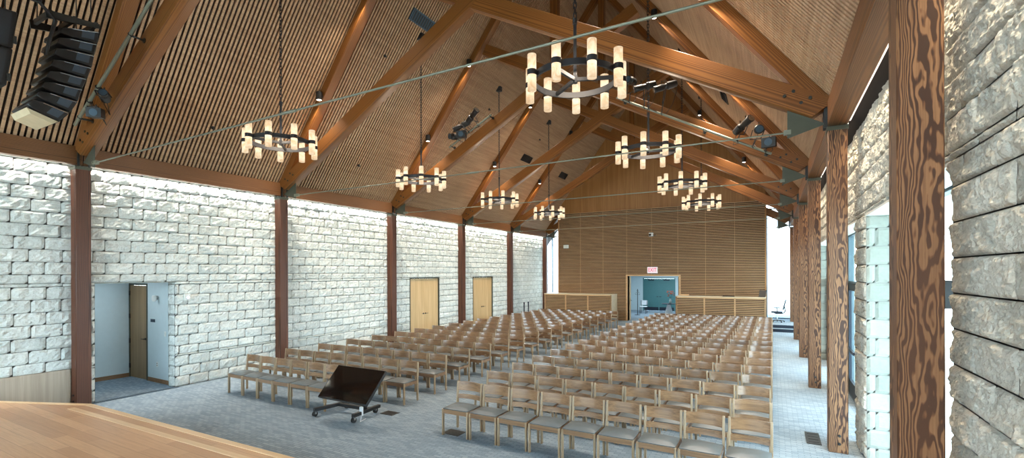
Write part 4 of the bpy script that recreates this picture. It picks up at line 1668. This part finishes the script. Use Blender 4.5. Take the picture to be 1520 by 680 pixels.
mb.box(-3.795, -3.78, 25.35, 25.65, 1.515, 1.56)
mb.box(-4.185, -3.795, 25.35, 25.365, 1.515, 1.56)
mb.box(-4.185, -3.795, 25.635, 25.65, 1.515, 1.56)
mb.build('tray_rim', M['wall_slat'], r)

# ---- signs and fittings on the slatted wall
r = thing('exit_sign', (-5.725, FW - 0.03, 2.82), 'lit white EXIT sign with pink red letters above the entrance', 'sign')
mb = MB()
mb.box(-6.0, -5.45, FW - 0.06, FW - 0.001, 2.65, 3.0)
mb.build('housing', M['white'], r, bevel=0.006)
mb = MB()
mb.box(-5.985, -5.465, FW - 0.064, FW - 0.0605, 2.665, 2.985)
mb.build('sign_face', M['sign_face'], r)
cu = bpy.data.curves.new('exit_text', 'FONT')
cu.body = 'EXIT'
cu.size = 0.30
cu.extrude = 0.002
cu.align_x = 'CENTER'
cu.align_y = 'CENTER'
to = bpy.data.objects.new('exit_text', cu)
COL.objects.link(to)
bpy.context.view_layer.update()
me = bpy.data.meshes.new_from_object(to.evaluated_get(bpy.context.evaluated_depsgraph_get()))
bpy.data.objects.remove(to)
bpy.data.curves.remove(cu)
me.materials.clear()
me.materials.append(M['red'])
lo = bpy.data.objects.new('lettering', me)
COL.objects.link(lo)
lo.parent = r
lo.location = Vector((-5.725, FW - 0.068, 2.825)) - r.location
lo.rotation_euler = (PI / 2, 0, 0)
lo.scale = (0.72, 1, 1)

r = thing('security_camera', (-5.79, FW, 4.76), 'small white camera on the slatted wall above the exit sign', 'camera')
mb = MB()
mb.box(-5.90, -5.68, FW - 0.10, FW - 0.001, 4.66, 4.86)
mb.build('housing', M['white'], r, bevel=0.01)
mb = MB()
mb.cyl((-5.83, FW - 0.10, 4.75), (-5.83, FW - 0.14, 4.74), 0.06, 14)
mb.build('lens', M['black'], r)
mb = MB()
mb.box(-5.68, -5.52, FW - 0.06, FW - 0.001, 4.69, 4.75)
mb.build('bracket', M['steel'], r)
r = thing('wall_box', (-10.75, FW, 4.25), 'white rectangular box high on the slatted wall near the stone-side window', 'box')
mb = MB()
mb.box(-10.93, -10.62, FW - 0.05, FW - 0.001, 4.15, 4.35)
mb.build('cover', M['white'], r, bevel=0.008)
mb = MB()
mb.box(-10.90, -10.65, FW - 0.056, FW - 0.0505, 4.18, 4.32)
mb.build('face_plate', M['soffit'], r)

# ---- fittings on the stone wall and in the alcove
r = thing('fire_alarm', (WLX + 0.03, 6.153, 2.13), 'white fire alarm plate on the stone beside the alcove', 'alarm')
mb = MB()
mb.box(WLX + 0.0, WLX + 0.06, 6.09, 6.22, 2.06, 2.21)
mb.build('plate', M['white'], r, bevel=0.005)
mb = MB()
mb.cyl((WLX + 0.06, 6.155, 2.13), (WLX + 0.075, 6.155, 2.13), 0.04, 14)
mb.build('strobe', M['chrome'], r)
ay = AYR
r = thing('wall_sconce', (-13.36, ay, 2.11), 'small white wall sconce high in the alcove', 'lamp')
mb = MB()
mb.cyl((-13.36, ay - 0.001, 2.11), (-13.36, ay - 0.03, 2.11), 0.05, 14)
mb.build('wall_plate', M['chrome'], r)
mb = MB()
mb.lathe([(0.03, 0), (0.05, 0.03), (0.055, 0.12), (0.04, 0.15)], (-13.36, ay - 0.08, 2.02), seg=14)
mb.cyl((-13.36, ay - 0.03, 2.11), (-13.36, ay - 0.08, 2.11), 0.015, 8)
mb.build('shade', M['white'], r)
r = thing('room_sign', (-13.6, ay, 1.53), 'small dark room sign beside the alcove door', 'sign')
mb = MB()
mb.box(-13.72, -13.50, ay - 0.008, ay - 0.0005, 1.49, 1.57)
mb.build('plaque', M['vent'], r, bevel=0.002)
mb = MB()
for k in range(3):
    mb.box(-13.70 + k * 0.065, -13.66 + k * 0.065, ay - 0.011, ay - 0.008, 1.51, 1.55)
mb.build('raised_marks', M['navy'], r)
r = thing('light_switch', (-13.01, ay, 1.23), 'white light switch plate in the alcove', 'switch')
mb = MB()
mb.box(-13.05, -12.97, ay - 0.008, ay - 0.0005, 1.17, 1.29)
mb.build('plate', M['white'], r, bevel=0.002)
mb = MB()
mb.box(-13.02, -13.0, ay - 0.014, ay - 0.008, 1.21, 1.25)
mb.build('rocker', M['soffit'], r)
r = thing('wall_outlet', (-13.40, ay, 0.45), 'white power outlet low in the alcove', 'outlet')
mb = MB()
mb.box(-13.44, -13.36, ay - 0.008, ay - 0.0005, 0.39, 0.51)
mb.build('plate', M['white'], r, bevel=0.002)
mb = MB()
for z in (0.425, 0.475):
    mb.box(-13.415, -13.385, ay - 0.01, ay - 0.008, z - 0.014, z + 0.014)
mb.build('socket', M['black2'], r)
mb = MB()
mb.box(WLX - 0.02, WLX + 0.10, ALC[0] - 0.1, ALC[1] + 0.05, 0.0, 0.008)
struct(mb.build('trim_9', M['vent']), 'grey threshold strip at the alcove opening', 'trim')

# two dark posts by the stone wall near the counter
for k, (yy, w) in enumerate(((23.10, 'stage-side'), (23.62, 'counter-side'))):
    r = thing('stanchion_post', (-12.05, yy, 0), 'slim dark blue post by the stone wall before the counter, %s one' % w, 'post', 'dark posts by the stone wall')
    mb = MB()
    mb.lathe([(0.17, 0), (0.17, 0.012), (0.05, 0.03), (0.03, 0.05)], (-12.05, yy, 0), seg=18)
    mb.build('base', M['navy'], r)
    mb = MB()
    mb.cyl((-12.05, yy, 0.04), (-12.05, yy, 1.04), 0.034, 14)
    mb.cyl((-12.05, yy, 1.0), (-12.05, yy, 1.07), 0.04, 14)
    mb.build('shaft', M['navy'], r)

# floor boxes
for (x, yy, w, h, rz, lab) in ((0.56, 9.03, 0.20, 0.62, 0, 'slotted metal floor grille beside the second window-side column'),
                               (-6.46, 6.78, 0.3, 0.22, 0.1, 'dark floor outlet lid beside the rolling monitor'),
                               (-4.72, 6.47, 0.32, 0.24, 0.05, 'dark floor outlet lid under the first front-row window-block chair')):
    r = thing('floor_outlet', (x, yy, 0), lab, 'floor box', 'floor outlets')
    mb = MB()
    mb.box(-w / 2, w / 2, -h / 2, h / 2, 0.0, 0.008)
    mb.build('lid', M['steel'], r, world=False)
    mb = MB()
    for k in range(4):
        q = -h / 2 + h * (k + 0.6) / 4.4
        mb.box(-w / 2 + 0.03, w / 2 - 0.03, q, q + h * 0.09, 0.008, 0.011)
    mb.build('slot_strip', M['black'], r, world=False)

# equipment box at the first window
r = thing('projector_box', (1.36, 5.5, 2.36), 'black equipment box mounted at the window behind the big column', 'projector')
mb = MB()
mb.box(1.20, 1.42, 5.30, 5.85, 2.38, 2.62)
mb.build('housing', M['black'], r, bevel=0.01)
mb = MB()
mb.cyl((1.20, 5.52, 2.50), (1.185, 5.52, 2.50), 0.04, 14)
for k in range(3):
    mb.box(1.193, 1.2, 5.42, 5.78, 2.40 + 0.02 * k, 2.41 + 0.02 * k)
mb.build('lens', M['chrome'], r)
mb = MB()
mb.box(1.42, 1.466, 5.45, 5.55, 2.44, 2.56)
mb.box(1.42, 1.466, 5.65, 5.75, 2.44, 2.56)
mb.build('mount', M['black'], r)

# ---- swivel chair on the landing
r = thing('swivel_chair', (0.18, 25.9, 0.3), 'dark swivel office chair on the landing before the end window', 'chair')
cx, cy, z0 = 0.18, 25.9, 0.30
for k in range(5):
    t = 2 * PI * k / 5 + 0.3
    e = Vector((math.cos(t), math.sin(t), 0))
    mb = MB()
    c0 = Vector((cx, cy, z0 + 0.10))
    mb.cyl(c0, c0 + e * 0.30 + Vector((0, 0, -0.03)), 0.02, 8, 0.014)
    lg = mb.build('base_leg', M['black'], r)
    mb = MB()
    p = c0 + e * 0.30
    sd_ = Vector((-e.y, e.x, 0)) * 0.02
    mb.cyl(Vector((p.x, p.y, z0 + 0.03)) - sd_, Vector((p.x, p.y, z0 + 0.03)) + sd_, 0.03, 10)
    mb.build('caster', M['rubber'], lg)
mb = MB()
mb.cyl((cx, cy, z0 + 0.08), (cx, cy, z0 + 0.42), 0.025, 12)
mb.build('gas_lift', M['chrome'], r)
mb = MB()
mb.box(cx - 0.26, cx + 0.22, cy - 0.24, cy + 0.24, z0 + 0.44, z0 + 0.52)
mb.box(cx - 0.12, cx + 0.12, cy - 0.1, cy + 0.1, z0 + 0.39, z0 + 0.44)
mb.build('seat', M['navy'], r, bevel=0.025)
mb = MB()
mb.hexa([(cx + 0.22, cy - 0.22, z0 + 0.60), (cx + 0.27, cy - 0.22, z0 + 0.60), (cx + 0.27, cy + 0.22, z0 + 0.60), (cx + 0.22, cy + 0.22, z0 + 0.60),
         (cx + 0.34, cy - 0.19, z0 + 1.08), (cx + 0.38, cy - 0.19, z0 + 1.08), (cx + 0.38, cy + 0.19, z0 + 1.08), (cx + 0.34, cy + 0.19, z0 + 1.08)])
mb.build('backrest', M['navy'], r, bevel=0.012)
mb = MB()
mb.tube([(cx + 0.05, cy, z0 + 0.41), (cx + 0.25, cy, z0 + 0.42), (cx + 0.33, cy, z0 + 0.52), (cx + 0.31, cy, z0 + 0.75)], 0.022, 8)
mb.build('back_support', M['black'], r)
for s in (-1, 1):
    mb = MB()
    mb.tube([(cx + 0.02, cy + s * 0.25, z0 + 0.46), (cx - 0.02, cy + s * 0.29, z0 + 0.68)], 0.016, 8)
    mb.box(cx - 0.16, cx + 0.12, cy + s * 0.29 - 0.04, cy + s * 0.29 + 0.04, z0 + 0.68, z0 + 0.705)
    mb.build('armrest', M['black'], r)

# ---- in the vestibule: high table with flowers, coat stand, a chair
r = thing('bistro_table', (-5.45, 29.2, 0), 'round dark-topped table with a white cloth skirt in the vestibule', 'table')
mb = MB()
mb.cyl((-5.45, 29.2, 0.80), (-5.45, 29.2, 0.835), 0.42, 28)
mb.build('tabletop', M['navy'], r)
mb = MB()
mb.lathe([(0.30, 0.01), (0.24, 0.25), (0.14, 0.6), (0.10, 0.80)], (-5.45, 29.2, 0), seg=12)
mb.build('skirt', M['cloth'], r)
r = thing('flower_vase', (-5.35, 29.15, 0.835), 'pale vase of orange flowers on the dark vestibule table', 'vase')
mb = MB()
mb.lathe([(0.06, 0), (0.09, 0.06), (0.08, 0.18), (0.05, 0.26), (0.07, 0.30)], (-5.35, 29.15, 0.835), seg=16)
mb.build('vase_body', M['vase'], r, smooth=True)
fr_ = random.Random(3)
for k in range(11):
    t, q = fr_.uniform(0, 2 * PI), fr_.uniform(0.02, 0.22)
    p = Vector((-5.35 + q * math.cos(t), 29.15 + q * math.sin(t), 1.30 + fr_.uniform(-0.06, 0.28)))
    mb = MB()
    for j in range(6):
        a = 2 * PI * j / 6
        e = Vector((math.cos(a), math.sin(a), 0.6)) * 0.075
        w = Vector((-math.sin(a), math.cos(a), 0)) * 0.035
        mb.hexa([p - w * 0.2, p + w * 0.2, p + e * 0.6 + w, p + e * 0.6 - w, p - w * 0.2 + Vector((0, 0, 0.02)), p + w * 0.2 + Vector((0, 0, 0.02)), p + e + w * 0.5, p + e - w * 0.5])
    fl = mb.build('blossom', M['orange_petal'], r)
    mb = MB()
    mb.cyl((-5.35, 29.15, 1.08), p, 0.006, 5)
    mb.build('stem', M['teal'], fl)
r = thing('coat_stand', (-7.52, 30.0, 0), 'slim black coat stand beside the vestibule wall', 'coat stand')
mb = MB()
mb.lathe([(0.18, 0), (0.18, 0.015), (0.03, 0.03)], (-7.52, 30.0, 0), seg=16)
mb.build('base', M['black'], r)
mb = MB()
mb.cyl((-7.52, 30.0, 0.02), (-7.52, 30.0, 1.65), 0.02, 10)
mb.build('pole', M['black'], r)
for k in range(6):
    t = PI * k / 3
    mb = MB()
    z = 1.3 + 0.1 * (k % 3)
    e = Vector((math.cos(t), math.sin(t), 0)) * 0.13
    p = Vector((-7.52, 30.0, z))
    mb.tube([p, p + e, p + e * 1.1 + Vector((0, 0, 0.06))], 0.009, 6)
    mb.build('hook', M['black'], r)
r = thing('cafe_chair', (-7.45, 31.3, 0), 'small pale chair with dark legs beyond the coat stand', 'chair')
mb = MB()
mb.box(-7.68, -7.24, 31.1, 31.5, 0.43, 0.47)
mb.build('seat', M['cloth'], r, bevel=0.01)
mb = MB()
mb.box(-7.68, -7.24, 31.48, 31.52, 0.55, 0.85)
mb.build('backrest', M['cloth'], r, bevel=0.01)
for sx in (-7.65, -7.27):
    for sy in (31.13, 31.47):
        mb = MB()
        mb.cyl((sx, sy, 0), (sx, sy, 0.85 if sy > 31.3 else 0.43), 0.016, 8)
        mb.build('leg', M['black'], r)

# ================================================================== LIGHT
W = bpy.data.worlds.new('World')
S.world = W
W.use_nodes = True
bg = W.node_tree.nodes['Background']
bg.inputs['Color'].default_value = (0.74, 0.89, 1.0, 1)
bg.inputs['Strength'].default_value = 9.0


def light(name, typ, loc, energy, color, rot=(0, 0, 0), **k):
    d = bpy.data.lights.new(name, typ)
    d.energy = energy
    d.color = color
    for a, v in k.items():
        setattr(d, a, v)
    o = bpy.data.objects.new(name, d)
    o.location = loc
    o.rotation_euler = rot
    COL.objects.link(o)
    return o


WARM = (1.0, 0.84, 0.66)
for p in can_pts:
    light('can_light', 'SPOT', p, 420, WARM, spot_size=math.radians(115), spot_blend=0.8, shadow_soft_size=0.06)
for p in ch_locs:
    light('chandelier_light', 'POINT', (p[0], p[1], p[2] + 0.12), 45, WARM, shadow_soft_size=0.25)
for n in range(-1, NB - 1):
    ya = PY[n] + 0.3 if n >= 0 else -2.0
    yb = PY[n + 1] - 0.05
    yc, L = (ya + yb) / 2, (yb - ya)
    light('cove_light', 'AREA', (XL - 0.215, yc, EAVE_B + 0.01), 28 * L / 4.2, (1.0, 0.93, 0.82), rot=(0, 0, 0), shape='RECTANGLE', size=0.05, size_y=L, spread=math.radians(75))
    light('cove_light', 'AREA', (XR + 0.30, yc, EAVE_B + 0.01), 24 * L / 4.2, (1.0, 0.80, 0.56), rot=(0, 0, 0), shape='RECTANGLE', size=0.05, size_y=L, spread=math.radians(75))
light('vestibule_light', 'AREA', (-6.2, 30.2, 2.88), 90, (0.85, 0.96, 1.0), shape='RECTANGLE', size=2.5, size_y=4)
light('alcove_light', 'AREA', (-13.7, 4.8, 2.78), 10, (0.88, 0.97, 1.0), shape='RECTANGLE', size=0.5, size_y=0.5)

# ================================================================== CAMERA
cam = bpy.data.cameras.new('camera')
co = bpy.data.objects.new('camera', cam)
COL.objects.link(co)
S.camera = co
cam.sensor_width = 36
cam.lens = 697.99 / 1520 * 36
cam.shift_y = (405.07 - 340) / 1520
cam.clip_end = 200
yaw, roll = 0.5064, -0.0032
co.matrix_world = Matrix.Translation((0, 0, H_CAM)) @ Matrix.Rotation(yaw, 4, 'Z') @ Matrix.Rotation(PI / 2, 4, 'X') @ Matrix.Rotation(roll, 4, 'Z')

S.view_settings.view_transform = 'Standard'
S.view_settings.look = 'None'
S.view_settings.gamma = 1.0
S.view_settings.use_curve_mapping = False
S.view_settings.exposure = 0.75
try:
    S.cycles.max_bounces = 8
    S.cycles.diffuse_bounces = 5
    S.cycles.glossy_bounces = 3
    S.cycles.transparent_max_bounces = 12
    S.cycles.sample_clamp_indirect = 6.0
    S.cycles.caustics_reflective = False
    S.cycles.caustics_refractive = False
except Exception:
    pass
